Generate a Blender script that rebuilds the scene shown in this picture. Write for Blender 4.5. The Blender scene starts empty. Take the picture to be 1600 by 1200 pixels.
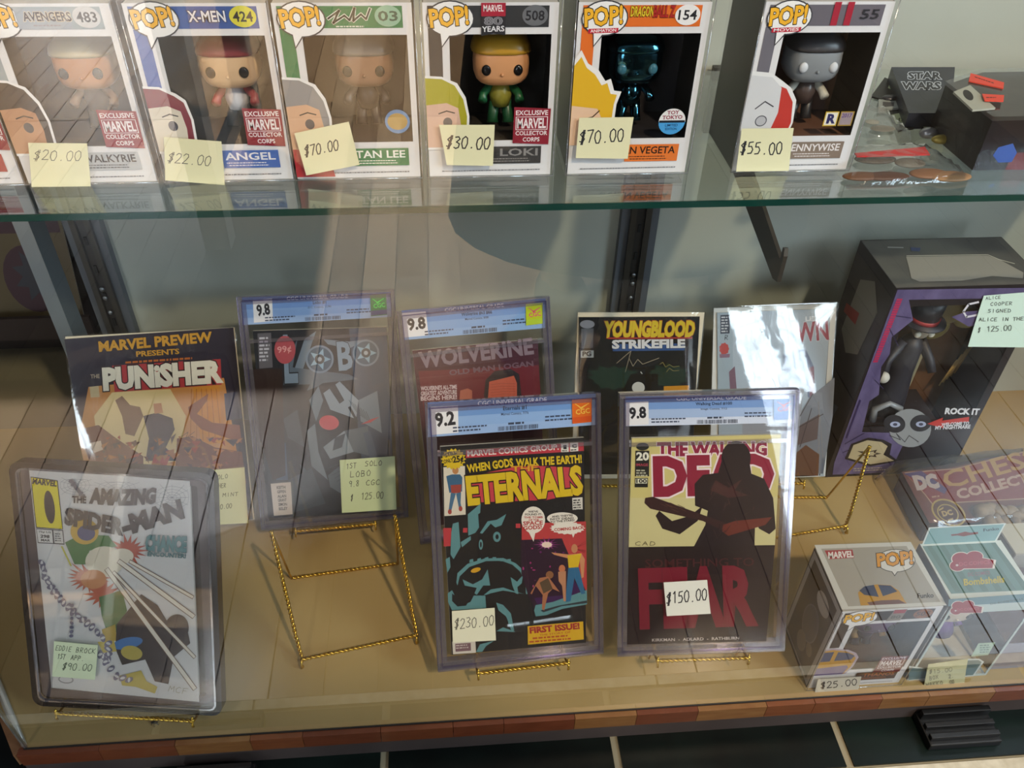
import bpy, bmesh, math, random
from mathutils import Vector, Matrix
random.seed(7)
SC = bpy.context.scene
COL = SC.collection
ZO = 1.02          # camera height above the shop floor (metres)
CF = 0.06          # deck of the display case
SH = 0.635         # top of the glass shelf
# ------------------------------------------------------------------ camera
FPX = 1330.0
CR = Vector((0.99662, -0.07944, 0.02113)); CU = Vector((0.03569, 0.64979, 0.75928)); CFW = Vector((0.07405, 0.75595, -0.65042))
CAM = Vector((0, 0, ZO))
cd = bpy.data.cameras.new('camera'); cam = bpy.data.objects.new('camera', cd); COL.objects.link(cam)
cd.sensor_width = 36; cd.lens = FPX / 1600 * 36; cd.clip_start = 0.01
Mc = Matrix((CR, CU, -CFW)).transposed().to_4x4(); Mc.translation = CAM
cam.matrix_world = Mc
SC.camera = cam
# ------------------------------------------------------------------ world, lights, exposure
SC.view_settings.view_transform = 'Standard'; SC.view_settings.look = 'None'
SC.view_settings.exposure = 0.0; SC.view_settings.gamma = 1
SC.cycles.transparent_max_bounces = 40
SC.cycles.max_bounces = 10
SC.cycles.use_denoising = True
SC.cycles.sample_clamp_indirect = 4
w = bpy.data.worlds.new('room_light'); SC.world = w; w.use_nodes = True
w.node_tree.nodes['Background'].inputs[0].default_value = (0.86, 0.88, 1.0, 1)
w.node_tree.nodes['Background'].inputs[1].default_value = 0.10

def light(name, kind, loc, target, power, color, size, size_y=None):
    l = bpy.data.lights.new(name, kind); o = bpy.data.objects.new(name, l); COL.objects.link(o)
    l.energy = power; l.color = color
    if kind == 'AREA':
        l.shape = 'RECTANGLE'; l.size = size; l.size_y = size_y or size
    else: l.shadow_soft_size = size
    o.location = loc
    o.rotation_euler = (Vector(target) - Vector(loc)).to_track_quat('-Z', 'Y').to_euler()
    return o
sp = light('ceiling_spotlight', 'SPOT', (0.95, -1.1, 2.8), (0.22, 0.92, 0.25), 250, (1.0, 0.80, 0.56), 0.06); sp.data.spot_size = math.radians(43); sp.data.spot_blend = .6
sp = light('track_spotlight', 'SPOT', (-1.1, -1.3, 2.8), (0.1, 0.85, 0.5), 44, (1.0, 0.94, 0.86), 0.12); sp.data.spot_size = math.radians(46); sp.data.spot_blend = .8
light('side_window_daylight', 'AREA', (2.4, -1.0, 1.9), (0.9, 1.0, 0.6), 70, (0.70, 0.86, 1.0), 0.9, 1.2)
sp = light('added_floor_spot', 'SPOT', (-1.05, -2.1, 2.95), (-0.95, -1.45, 0.0), 6800, (0.95, 0.96, 1.0), 0.05); sp.data.spot_size = math.radians(54); sp.data.spot_blend = .3  # added overhead spot, brightens the floor that the front glass mirrors

# ------------------------------------------------------------------ geometry of the picture
def ray(px, py): return CFW + CR * ((px - 800) / FPX) - CU * ((py - 600) / FPX)
def at(px, py, axis, val):
    d = ray(px, py); t = (val - CAM[axis]) / d[axis]
    return CAM + d * t
def crop(ox, oy, s): return lambda x, y: (ox + x / s, oy + y / s)

# ------------------------------------------------------------------ materials
MATS = {}
def lin(h):
    if isinstance(h, str):
        h = h.lstrip('#'); h = ''.join(k + k for k in h) if len(h) == 3 else h; v = [int(h[i:i+2], 16) / 255 for i in (0, 2, 4)]
        return tuple(c / 12.92 if c <= .04045 else ((c + .055) / 1.055) ** 2.4 for c in v)
    return tuple(h[:3])
def mat(color, rough=0.5, metal=0.0, spec=0.5, emit=0, noise=None, alpha=None):
    key = (str(color), rough, metal, spec, emit, str(noise))
    if key in MATS: return MATS[key]
    m = bpy.data.materials.new('surface_%d' % len(MATS)); m.use_nodes = True; nt = m.node_tree
    b = nt.nodes['Principled BSDF']; c = lin(color)
    b.inputs['Base Color'].default_value = (*c, 1); b.inputs['Roughness'].default_value = rough
    b.inputs['Metallic'].default_value = metal; b.inputs['Specular IOR Level'].default_value = spec
    if emit:
        b.inputs['Emission Color'].default_value = (*c, 1); b.inputs['Emission Strength'].default_value = emit
    if noise:   # (color2, scale(x,y,z), bump, detail)
        tc = nt.nodes.new('ShaderNodeTexCoord'); mp = nt.nodes.new('ShaderNodeMapping'); mp.inputs['Scale'].default_value = noise[1]
        n = nt.nodes.new('ShaderNodeTexNoise'); n.inputs['Scale'].default_value = 1; n.inputs['Detail'].default_value = 5
        r = nt.nodes.new('ShaderNodeValToRGB'); r.color_ramp.elements[0].position = .3; r.color_ramp.elements[1].position = .7
        r.color_ramp.elements[0].color = (*c, 1); r.color_ramp.elements[1].color = (*lin(noise[0]), 1)
        nt.links.new(tc.outputs['Object'], mp.inputs[0]); nt.links.new(mp.outputs[0], n.inputs['Vector'])
        nt.links.new(n.outputs[0], r.inputs[0]); nt.links.new(r.outputs[0], b.inputs['Base Color'])
        if noise[2]:
            bp = nt.nodes.new('ShaderNodeBump'); bp.inputs['Strength'].default_value = noise[2]; bp.inputs['Distance'].default_value = .002
            nt.links.new(n.outputs[0], bp.inputs['Height']); nt.links.new(bp.outputs[0], b.inputs['Normal'])
    MATS[key] = m; return m
def clear(name, tint=(1, 1, 1), rough=0.03, base=0.0, k=1.0, bump=0, scale=30, haze=0.0, hazecol=(.8, .8, .85)):
    """thin clear sheet: see-through tint mixed with a fresnel reflection, optional milky share"""
    if name in MATS: return MATS[name]
    m = bpy.data.materials.new(name); m.use_nodes = True; nt = m.node_tree; nt.nodes.clear()
    out = nt.nodes.new('ShaderNodeOutputMaterial'); t = nt.nodes.new('ShaderNodeBsdfTransparent'); g = nt.nodes.new('ShaderNodeBsdfGlossy')
    t.inputs[0].default_value = (*tint, 1); g.inputs['Roughness'].default_value = rough; g.inputs[0].default_value = (1, 1, 1, 1)
    fr = nt.nodes.new('ShaderNodeLayerWeight'); fr.inputs['Blend'].default_value = .5      # facing term, alike on both sides of a thin sheet
    pw = nt.nodes.new('ShaderNodeMath'); pw.operation = 'POWER'; pw.inputs[1].default_value = 4.5; nt.links.new(fr.outputs['Facing'], pw.inputs[0])
    ml = nt.nodes.new('ShaderNodeMath'); ml.operation = 'MULTIPLY_ADD'; ml.inputs[1].default_value = .95 * k; ml.inputs[2].default_value = base + .04 * k; ml.use_clamp = True
    mx = nt.nodes.new('ShaderNodeMixShader'); nt.links.new(pw.outputs[0], ml.inputs[0]); nt.links.new(ml.outputs[0], mx.inputs[0])
    if haze:
        d = nt.nodes.new('ShaderNodeBsdfDiffuse'); d.inputs[0].default_value = (*hazecol, 1)
        m2 = nt.nodes.new('ShaderNodeMixShader'); m2.inputs[0].default_value = haze
        nt.links.new(t.outputs[0], m2.inputs[1]); nt.links.new(d.outputs[0], m2.inputs[2]); nt.links.new(m2.outputs[0], mx.inputs[1])
    else: nt.links.new(t.outputs[0], mx.inputs[1])
    nt.links.new(g.outputs[0], mx.inputs[2]); nt.links.new(mx.outputs[0], out.inputs[0])
    if bump:
        tc = nt.nodes.new('ShaderNodeTexCoord'); n = nt.nodes.new('ShaderNodeTexNoise'); n.inputs['Scale'].default_value = scale; n.inputs['Detail'].default_value = 3
        n.inputs['Distortion'].default_value = 1.5
        bp = nt.nodes.new('ShaderNodeBump'); bp.inputs['Strength'].default_value = bump; bp.inputs['Distance'].default_value = .01
        nt.links.new(tc.outputs['Object'], n.inputs['Vector']); nt.links.new(n.outputs[0], bp.inputs['Height'])
        nt.links.new(bp.outputs[0], g.inputs['Normal']); nt.links.new(bp.outputs[0], fr.inputs['Normal'])
    MATS[name] = m; return m
GLASS = clear('pane_glass', (.97, .985, .975), .0, 0.0, 2.0)
SHELFGLASS = clear('shelf_glass', (.93, .97, .955), .0, 0.02, 1.6)
FILM = clear('box_window_film', (.97, .97, .97), .04, .0, .5, .04, 14)
PROT = clear('soft_protector', (.98, .98, .98), .05, .0, .5, .06, 14)
SLEEVE = clear('comic_sleeve', (.98, .98, .98), .06, .05, 1.6, .035, 12)
ACRYL = clear('slab_acrylic', (.97, .97, .98), .02, .0, 1.2)
RIM = clear('slab_rim_plastic', (.80, .77, .82), .06, .06, 1.8, 0, 30, .16, (.50, .47, .52))
RIMP = clear('slab_purple_edge', (.55, .50, .76), .08, .06, 2.0, 0, 30, .22, (.24, .21, .34))
BAG = clear('crinkled_bag', (.96, .95, .95), .08, .0, 1.0, .22, 26, .02)
EDGEGREEN = mat('#0d3a33', .15, 0, .6)
GOLD = mat('#d9b24a', .28, 1.0)
STEEL = mat('#8a8d92', .4, .9)
BLACKM = mat('#3c3833', .4, .3)
CARD = mat('#e0dfe3', .5)

# ------------------------------------------------------------------ mesh builder
class MB:
    def __init__(s): s.v = []; s.f = []; s.m = []; s.mats = []; s.sm = []
    def mi(s, m):
        if m not in s.mats: s.mats.append(m)
        return s.mats.index(m)
    def add(s, vs, fs, m, smooth=False):
        o = len(s.v); k = s.mi(m); s.v += [tuple(p) for p in vs]
        for f in fs: s.f.append([i + o for i in f]); s.m.append(k); s.sm.append(smooth)
        return s
    def box(s, x0, x1, y0, y1, z0, z1, m):
        vs = [(x, y, z) for x in (x0, x1) for y in (y0, y1) for z in (z0, z1)]
        return s.add(vs, [(0, 1, 3, 2), (4, 6, 7, 5), (0, 4, 5, 1), (2, 3, 7, 6), (0, 2, 6, 4), (1, 5, 7, 3)], m)
    def quad(s, a, b, c, d, m): return s.add([a, b, c, d], [(0, 1, 2, 3)], m)
    def slab(s, q, dvec, m):
        """thick sheet: polygon q extruded by dvec"""
        n = len(q); d = Vector(dvec); vs = [Vector(p) for p in q] + [Vector(p) + d for p in q]
        fs = [tuple(range(n)), tuple(range(2 * n - 1, n - 1, -1))] + [(i, i + n, (i + 1) % n + n, (i + 1) % n) for i in range(n)]
        return s.add(vs, fs, m)
    def tube(s, pts, r, m, n=8, closed=False):
        pts = [Vector(p) for p in pts]; rings = []; up = None; N = len(pts)
        for i, p in enumerate(pts):
            a = pts[max(i - 1, 0)]; b = pts[min(i + 1, N - 1)]; t = (b - a).normalized()
            if up is None: up = t.orthogonal().normalized()
            up = (up - t * up.dot(t));
            if up.length < 1e-6: up = t.orthogonal()
            up.normalize(); sd = t.cross(up); rr = r[i] if isinstance(r, (list, tuple)) else r
            rings.append([p + (up * math.cos(2 * math.pi * k / n) + sd * math.sin(2 * math.pi * k / n)) * rr for k in range(n)])
        vs = [q for R in rings for q in R]; fs = []
        for i in range(N - 1):
            for k in range(n): fs.append((i * n + k, i * n + (k + 1) % n, (i + 1) * n + (k + 1) % n, (i + 1) * n + k))
        fs.append(tuple(range(n - 1, -1, -1))); fs.append(tuple((N - 1) * n + k for k in range(n)))
        return s.add(vs, fs, m, True)
    def twist(s, a, b, m, r=.00150, pitch=.0115, off=.00135):
        """two strands twisted round each other from a to b"""
        a = Vector(a); b = Vector(b); t = (b - a); L = t.length; t.normalize(); u = t.orthogonal().normalized(); w_ = t.cross(u)
        n = max(6, int(L / pitch * 7))
        for ph in (0, math.pi):
            s.tube([a + t * (L * i / n) + (u * math.cos(ph + 2 * math.pi * L * i / n / pitch) + w_ * math.sin(ph + 2 * math.pi * L * i / n / pitch)) * off for i in range(n + 1)], r, m, 5)
        return s
    def sup(s, c, rx, ry, rz, m, e=2.0, z0=-1.0, z1=1.0, nu=20, nv=12):
        """superellipsoid centred at c; e=2 sphere, larger = boxier; z0..z1 crops it in latitude"""
        def sg(v, p): return math.copysign(abs(v) ** p, v)
        k = 2.0 / e; vs = []; fs = []
        a0 = math.asin(max(-1, z0)); a1 = math.asin(min(1, z1))
        for j in range(nv + 1):
            a = a0 + (a1 - a0) * j / nv
            for i in range(nu):
                t = 2 * math.pi * i / nu
                vs.append((c[0] + rx * sg(math.cos(a), k) * sg(math.cos(t), k), c[1] + ry * sg(math.cos(a), k) * sg(math.sin(t), k), c[2] + rz * sg(math.sin(a), k)))
        for j in range(nv):
            for i in range(nu): fs.append((j * nu + i, j * nu + (i + 1) % nu, (j + 1) * nu + (i + 1) % nu, (j + 1) * nu + i))
        fs.append(tuple(range(nu - 1, -1, -1))); fs.append(tuple(nv * nu + i for i in range(nu)))
        return s.add(vs, fs, m, True)
    def frame(s, o, i, y0, y1, m):
        """picture-frame ring in the xz plane between rectangles o and i = (x0,x1,z0,z1)"""
        for (a, b, c, d) in ((o[0], o[1], o[2], i[2]), (o[0], o[1], i[3], o[3]), (o[0], i[0], i[2], i[3]), (i[1], o[1], i[2], i[3])):
            if b > a and d > c: s.box(a, b, y0, y1, c, d, m)
        return s
    def build(s, name, parent=None, bevel=0, mw=None):
        me = bpy.data.meshes.new(name); me.from_pydata(s.v, [], s.f)
        for m in s.mats: me.materials.append(m)
        me.polygons.foreach_set('material_index', s.m); me.polygons.foreach_set('use_smooth', s.sm); me.update()
        if bevel:
            bm = bmesh.new(); bm.from_mesh(me); bmesh.ops.bevel(bm, geom=bm.edges[:], offset=bevel, segments=2, affect='EDGES', profile=.6); bm.to_mesh(me); bm.free()
        o = bpy.data.objects.new(name, me); COL.objects.link(o)
        if parent: o.parent = parent
        if mw is not None: o.matrix_world = mw
        return o
def tag(o, label=None, cat=None, group=None, kind=None):
    if label: o['label'] = label
    if cat: o['category'] = cat
    if group: o['group'] = group
    if kind: o['kind'] = kind
    return o
def thing(name, label, cat, M=None, group=None):
    o = bpy.data.objects.new(name, None); COL.objects.link(o); o.empty_display_size = .02
    if M is not None: o.matrix_world = M if isinstance(M, Matrix) else Matrix.Translation(M)
    return tag(o, label, cat, group)

# ------------------------------------------------------------------ lettering
TCACHE = {}
def glyphs(s, bold):
    key = (s, bold)
    if key in TCACHE: return TCACHE[key]
    def mk(off):
        c = bpy.data.curves.new('t', 'FONT'); c.body = s; c.resolution_u = 2; c.offset = off; c.fill_mode = 'FRONT'
        o = bpy.data.objects.new('t', c); me = bpy.data.meshes.new_from_object(o)
        r = ([tuple(v.co[:2]) for v in me.vertices], [tuple(p.vertices) for p in me.polygons])
        bpy.data.objects.remove(o); bpy.data.curves.remove(c); bpy.data.meshes.remove(me); return r
    base = mk(0)
    xs = [p[0] for p in base[0]] or [0, 1]; ys = [p[1] for p in base[0]] or [0, 1]
    r = mk(bold) if bold else base
    TCACHE[key] = (r, (min(xs), max(xs), min(ys), max(ys))); return TCACHE[key]
STROKE = {
 '0': [[(.3,1),(.05,.8),(0,.4),(.15,0),(.4,0),(.55,.4),(.5,.85),(.3,1)]], '1': [[(.1,.8),(.3,1),(.3,0)]],
 '2': [[(.02,.8),(.2,1),(.45,.95),(.5,.7),(.3,.35),(0,0),(.55,.02)]], '3': [[(.05,.95),(.35,1),(.5,.8),(.2,.55),(.5,.4),(.45,.1),(.2,0),(0,.1)]],
 '4': [[(.1,1),(.02,.5),(.5,.5)],[(.42,1),(.4,0)]], '5': [[(.5,1),(.1,.95),(.05,.6),(.35,.62),(.5,.35),(.35,.05),(0,.02)]],
 '7': [[(0,.95),(.55,1),(.35,.5),(.2,0)]], '8': [[(.45,.9),(.2,1),(.05,.8),(.45,.35),(.35,.02),(.1,.05),(.05,.3),(.4,.7),(.45,.9)]],
 '9': [[(.5,.8),(.25,1),(.03,.75),(.2,.5),(.48,.65),(.5,.9),(.42,0)]], '.': [[(.25,0),(.3,.06)]],
 '$': [[(.5,.8),(.25,.9),(.05,.7),(.45,.35),(.3,.1),(0,.15)],[(.35,1.05),(.15,-.1)],[(.47,1.05),(.27,-.1)]],
 'A': [[(0,0),(.25,1),(.5,0)],[(.1,.4),(.42,.4)]], 'B': [[(.02,0),(.05,1),(.4,.9),(.35,.55),(.05,.5),(.45,.4),(.4,.05),(.02,0)]],
 'C': [[(.5,.85),(.3,1),(.03,.6),(.1,.1),(.35,0),(.5,.12)]], 'D': [[(.02,0),(.05,1),(.4,.85),(.5,.4),(.35,.05),(.02,0)]],
 'E': [[(.5,1),(.05,.95),(.02,0),(.5,.02)],[(.03,.5),(.4,.52)]], 'F': [[(.5,1),(.05,.95),(.02,0)],[(.03,.5),(.4,.52)]],
 'G': [[(.5,.85),(.3,1),(.03,.6),(.1,.1),(.35,0),(.5,.2),(.5,.45),(.3,.42)]], 'H': [[(.03,1),(0,0)],[(.5,1),(.47,0)],[(.02,.5),(.5,.5)]],
 'I': [[(.25,1),(.25,0)]], 'K': [[(.03,1),(0,0)],[(.5,1),(.03,.45),(.5,0)]], 'L': [[(.05,1),(.02,0),(.5,.03)]],
 'M': [[(0,0),(.08,1),(.28,.4),(.5,1),(.55,0)]], 'N': [[(0,0),(.05,1),(.45,0),(.5,1)]], 'O': [[(.3,1),(.03,.6),(.12,.05),(.4,.05),(.52,.6),(.3,1)]],
 'P': [[(.02,0),(.05,1),(.45,.9),(.42,.55),(.05,.48)]], 'R': [[(.02,0),(.05,1),(.45,.9),(.4,.55),(.05,.48),(.5,0)]],
 'S': [[(.5,.9),(.2,1),(.05,.75),(.45,.4),(.35,.05),(0,.08)]], 'T': [[(0,1),(.55,1)],[(.28,1),(.25,0)]], 'U': [[(.02,1),(.05,.15),(.3,0),(.48,.2),(.5,1)]],
 'W': [[(0,1),(.12,0),(.28,.6),(.42,0),(.55,1)]], 'X': [[(0,1),(.5,0)],[(.5,1),(0,0)]], 'Y': [[(0,1),(.25,.5),(.5,1)],[(.25,.5),(.2,0)]], '#': [[(.15,1),(.1,0)],[(.4,1),(.35,0)],[(0,.65),(.5,.7)],[(0,.3),(.5,.35)]],
}
class Print:
    """flat printed matter lying on one plane of a thing. fn maps drawing coordinates (usually measured on the thing's
    face) to the plane's own metres (a,b); later layers lie a hair in front of earlier ones."""
    def __init__(s, fn, y=0.0, eps=.000012, rough=.45, plane='xz', bend=None):
        s.fn = fn; s.y = y; s.eps = eps; s.rough = rough; s.L = 0; s.mb = MB(); s.plane = plane; s.bend = bend
    def P(s, a, b):
        d = s.y - s.eps * s.L
        if s.bend: d -= s.bend(a, b)
        if s.plane == 'xz': return (a, d, b)
        if s.plane == 'xy': return (a, b, -d)          # face looking up
        if s.plane == 'yz': return (d, a, b)            # face looking to -x
    def raw(s, pts, faces, col):
        m = col if not isinstance(col, (str, tuple)) else mat(col, s.rough)
        s.mb.add([s.P(*s.fn(*p)) for p in pts], faces, m); return s
    def up(s): s.L += 1; return s
    def poly(s, pts, col): s.up(); return s.raw(pts, [tuple(range(len(pts)))], col)
    def grid(s, q, col, n=6):
        """bilinear grid quad TL,TR,BR,BL"""
        s.up(); pts = []
        for j in range(n + 1):
            for i in range(n + 1):
                u = i / n; v = j / n
                pts.append(tuple((q[0][k] * (1 - u) + q[1][k] * u) * (1 - v) + (q[3][k] * (1 - u) + q[2][k] * u) * v for k in (0, 1)))
        return s.raw(pts, [(j * (n + 1) + i, (j + 1) * (n + 1) + i, (j + 1) * (n + 1) + i + 1, j * (n + 1) + i + 1) for j in range(n) for i in range(n)], col)
    def rect(s, x0, y0, x1, y1, col): return s.poly([(x0, y0), (x1, y0), (x1, y1), (x0, y1)], col)
    def ell(s, cx, cy, rx, ry, col, rot=0, n=24, a0=0, a1=360):
        c, q = math.cos(rot), math.sin(rot); pts = []
        for k in range(n):
            t = math.radians(a0 + (a1 - a0) * k / (n if a1 - a0 >= 360 else n - 1)); x = rx * math.cos(t); y = ry * math.sin(t); pts.append((cx + x * c - y * q, cy + x * q + y * c))
        return s.poly(pts, col)
    def burst(s, cx, cy, rx, ry, col, n=16, inner=.75, jit=0.0):
        rd = random.Random(int(cx * 7 + cy)); pts = []
        for k in range(2 * n):
            t = math.pi * k / n; q = (1 - jit * rd.random()) if k % 2 == 0 else inner * (1 - jit * .4 * rd.random()); pts.append((cx + rx * q * math.cos(t), cy + ry * q * math.sin(t)))
        return s.poly(pts, col)
    def line(s, pts, w, col):
        s.up(); vs = []; fs = []
        for (a, b) in zip(pts, pts[1:]):
            dx, dy = b[0] - a[0], b[1] - a[1]; L = math.hypot(dx, dy) or 1; nx, ny = -dy / L * w / 2, dx / L * w / 2; ex, ey = dx / L * w * .3, dy / L * w * .3
            o = len(vs); vs += [(a[0] + nx - ex, a[1] + ny - ey), (a[0] - nx - ex, a[1] - ny - ey), (b[0] - nx + ex, b[1] - ny + ey), (b[0] + nx + ex, b[1] + ny + ey)]; fs.append((o, o + 1, o + 2, o + 3))
        return s.raw(vs, fs, col)
    def text(s, t, a, b, h, col, bold=0.015, out=None, ow=.04, shear=0, arch=0, flip=1):
        """lettering from a to b (its baseline), cap height h, in drawing coordinates (y grows downwards when flip=1)"""
        for (bd, cc) in (([(bold + ow, out)] if out else []) + [(bold, col)]):
            (vs, fs), (x0, x1, y0, y1) = glyphs(t, bd); s.up()
            dx, dy = b[0] - a[0], b[1] - a[1]; L = math.hypot(dx, dy); ux, uy = dx / L, dy / L; nx, ny = (uy * flip, -ux * flip)
            pts = []
            for (x, y) in vs:
                u = (x - x0) / (x1 - x0); v = (y - y0) / (y1 - y0)
                w_ = v * h + arch * (1 - (2 * u - 1) ** 2); uu = u * L + shear * v * h
                pts.append((a[0] + ux * uu + nx * w_, a[1] + uy * uu + ny * w_))
            s.raw(pts, fs, cc)
        return s
    def hand(s, t, a, b, h, col='#2a2c38', w=None, flip=1):
        dx, dy = b[0] - a[0], b[1] - a[1]; L = math.hypot(dx, dy); ux, uy = dx / L, dy / L; nx, ny = (uy * flip, -ux * flip)
        n = len(t); adv = L / (n * .72 - .17 if n > 1 else 1); w = w or h * .09; lst = []
        rd = random.Random(len(t) * 31 + int(abs(a[0])))
        for i, ch in enumerate(t):
            jy = rd.uniform(-.05, .05)
            for st in STROKE.get(ch, []):
                pl = []
                for (x, y) in st:
                    X = (i * .72 + x) * adv; Y = (y + jy) * h; X += Y * .12
                    pl.append((a[0] + ux * X + nx * Y, a[1] + uy * X + ny * Y))
                lst.append(pl)
        s.up()
        for pl in lst: s.L -= 1; s.line(pl, w, col)
        return s
    def micro(s, a, b, h, col, n=1, gap=1.6, seed=1):
        """rows of tiny unreadable print, as broken dashes"""
        rd = random.Random(seed); dx, dy = b[0] - a[0], b[1] - a[1]; L = math.hypot(dx, dy); ux, uy = dx / L, dy / L; s.up()
        for r in range(n):
            x = 0; Lr = L * rd.uniform(.75, 1); ox, oy = a[0] - uy * h * gap * r * -1 * 0, a[1] + h * gap * r
            vs = []; fs = []
            while x < Lr:
                w_ = min(rd.uniform(.8, 3.2) * h, Lr - x); o = len(vs)
                for (p, q) in ((x, 0), (x + w_, 0), (x + w_, -h), (x, -h)): vs.append((ox + ux * p, oy + uy * p + q))
                fs.append((o, o + 1, o + 2, o + 3)); x += w_ + h * .6
            s.raw(vs, fs, col)
        return s
    def bars(s, q, n, col, seed=3):
        """barcode inside quad TL,TR,BR,BL"""
        rd = random.Random(seed); s.up(); vs = []; fs = []
        for i in range(n):
            u0 = i / n; u1 = u0 + rd.uniform(.25, .8) / n; o = len(vs)
            for (u, top) in ((u0, 1), (u1, 1), (u1, 0), (u0, 0)):
                A, B = (q[0], q[1]) if top else (q[3], q[2]); vs.append((A[0] + (B[0] - A[0]) * u, A[1] + (B[1] - A[1]) * u))
            fs.append((o, o + 1, o + 2, o + 3))
        return s.raw(vs, fs, col)
    def build(s, name, parent=None): return s.mb.build(name, parent)

def plane_fn(M, y):
    """photo position -> local (x,z) on plane local-y=y of frame M"""
    Mi = M.inverted(); o = Mi @ CAM; R = Mi.to_3x3()
    def fn(px, py):
        d = R @ ray(px, py); t = (y - o.y) / d.y; p = o + d * t; return (p.x, p.z)
    return fn
def chain(f, g): return lambda x, y: f(*g(x, y))
def pose(x, y, z, yaw, tilt, roll):
    cy, sy = math.cos(yaw), math.sin(yaw); ct, st = math.cos(tilt), math.sin(tilt); cr, sr = math.cos(roll), math.sin(roll)
    ex = Vector((cy, sy, 0)); ez = Vector((-sy * st, cy * st, ct)); X = ex * cr + ez * sr; Z = ez * cr - ex * sr; Y = Z.cross(X)
    M = Matrix((X, Y, Z)).transposed().to_4x4(); M.translation = Vector((x, y, z + ZO)); return M

# ================================================================== THE SETTING
GY = .508                                  # front glass line
fl = MB(); fl.box(-4, 4, -6, .432, -.03, -.004, mat('#7b5a34', .5)); fl.box(-4, 4, .432, 2.5, -.03, -.003, mat('#8d8268', .8))
floor = tag(fl.build('floor'), kind='structure')
woods = [mat(a, .22, 0, .6, 0, (b, (9, 1.2, 9), .05)) for a, b in (('#5f4b34', '#6c583f'), ('#57442e', '#64503a'), ('#68553d', '#746048'), ('#4f3d29', '#5c4934'))]
pm = {}
for wi, wm_ in enumerate(woods):
    q = MB().box(-.0338, .0338, -.9, .9, 0, .004, wm_); pm[wi] = q
meshes = []
for wi in pm:
    o = pm[wi].build('plank', floor); meshes.append(o.data); o.location = (-2.1 - wi * .07, -.5, -.004); 
for i in range(50):
    x = -1.82 + i * .07; off = (i * .73) % 1.8
    for k in range(3):
        y = .43 - .9 - k * 1.804 + (0 if k else 0)
        o = bpy.data.objects.new('plank', random.choice(meshes)); COL.objects.link(o); o.parent = floor; o.location = (x, y - off * (1 if k else 0) * .0, -.004)
tmats = [mat('#080b0a', .3, 0, .25, 0, ('#0e1613', (14, 22, 14), 0)), mat('#070a09', .3, 0, .25, 0, ('#0d1512', (20, 12, 14), 0)), mat('#0a100e', .3, 0, .25, 0, ('#121e1a', (10, 26, 14), 0))]
for i in range(9):
    x0 = -.943 + i * .283; q = MB().box(x0 + .005, x0 + .278, .449, .60, -.003, 0, tmats[i % 3]); q.build('tile', floor)
th = MB()
for i in range(6): MB().box(-1.3 + i * .52, -.783 + i * .52, .431, .4445, -.003, .001, mat('#b3a78f', .6, 0, .3, 0, ('#d0c6b0', (60, 60, 60), .2))).build('threshold_strip', floor)
wn = mat('#6a6258', .8)
# the shop's far wall behind the photographer with two tall windows
wb = MB(); 
WX = [(-2.85, -1.75), (1.15, 2.15)]
wb.box(-4, WX[0][0], -5.06, -5, 0, 3, wn); wb.box(WX[0][1], WX[1][0], -5.06, -5, 0, 3, wn); wb.box(WX[1][1], 4, -5.06, -5, 0, 3, wn)
for a, b in WX: wb.box(a, b, -5.06, -5, 0, .45, wn); wb.box(a, b, -5.06, -5, 2.5, 3, wn)
tag(wb.build('wall_back'), kind='structure')
daym = mat((.80, .90, 1.0), 1, 0, 0, 11)
for n, (a, b) in enumerate(WX):
    q = MB(); fm = mat('#d8d5cc', .5); q.frame((a, b, .45, 2.5), (a + .05, b - .05, .5, 2.45), -5.05, -4.97, fm)
    wo = tag(q.build('window_%d' % (n + 1)), kind='structure')
    for k in range(1, 3): MB().box(a + (b - a) * k / 3 - .012, a + (b - a) * k / 3 + .012, -5.04, -4.99, .5, 2.45, fm).build('mullion', wo)
    for k in range(1, 4): MB().box(a + .05, b - .05, -5.04, -4.99, .5 + 1.95 * k / 4 - .012, .5 + 1.95 * k / 4 + .012, fm).build('mullion', wo)
    MB().box(a + .05, b - .05, -5.055, -5.045, .5, 2.45, daym).build('pane', wo)

# ------------------------------------------------------------------ the display case
case = thing('display_case', 'low glass-fronted shop display case with brown wooden sill and tan deck', 'display case', (0, GY, 0))
def cpart(mb, name):
    o = mb.build(name); o.parent = case; o.matrix_parent_inverse = Matrix.Translation((0, -GY, 0)); return o
deckm = mat('#a68a58', .42, 0, .35, 0, ('#b49b69', (5, 1.2, 5), .02))
L0 = Vector((-.498, GY)); L1 = Vector((-.875, 1.05)); RX = 1.25
deck = MB(); deck.slab([(L0.x, GY, CF), (RX, GY, CF), (RX, 1.05, CF), (L1.x, 1.05, CF)], (0, 0, -.012), deckm); cpart(deck, 'deck')
wallm = mat('#b0b2a8', .75, 0, .2, 0, ('#a9aba1', (3, 3, 3), 0))
cpart(MB().box(-.505, RX, 1.05, 1.07, CF - .01, 1.35, wallm), 'back_panel')
cpart(MB().box(RX, RX + .02, GY, 1.07, CF - .01, 1.35, wallm), 'end_panel')
plm = mat('#3b322f', .6, 0, .3, 0, ('#4a403d', (8, 8, 8), .1))
pb = MB(); pb.box(L0.x - .01, RX, .506, .52, 0, CF - .024, plm)
d_ = (L1 - L0).normalized(); nrm = Vector((-d_.y, d_.x))
pb.slab([(L0.x, GY, .0), (L1.x, L1.y, .0), (L1.x, L1.y, CF - .024), (L0.x, GY, CF - .024)], (.012, .004, 0), plm); cpart(pb, 'plinth')
sillms = [mat(a, .35, 0, .5, 0, (b, (30, 30, 160), .05)) for a, b in (('#5e301a', '#6c3a20'), ('#643419', '#754325'), ('#582a16', '#683620'), ('#6e4522', '#805a32'))]
x = L0.x - .006; i = 0
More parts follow.
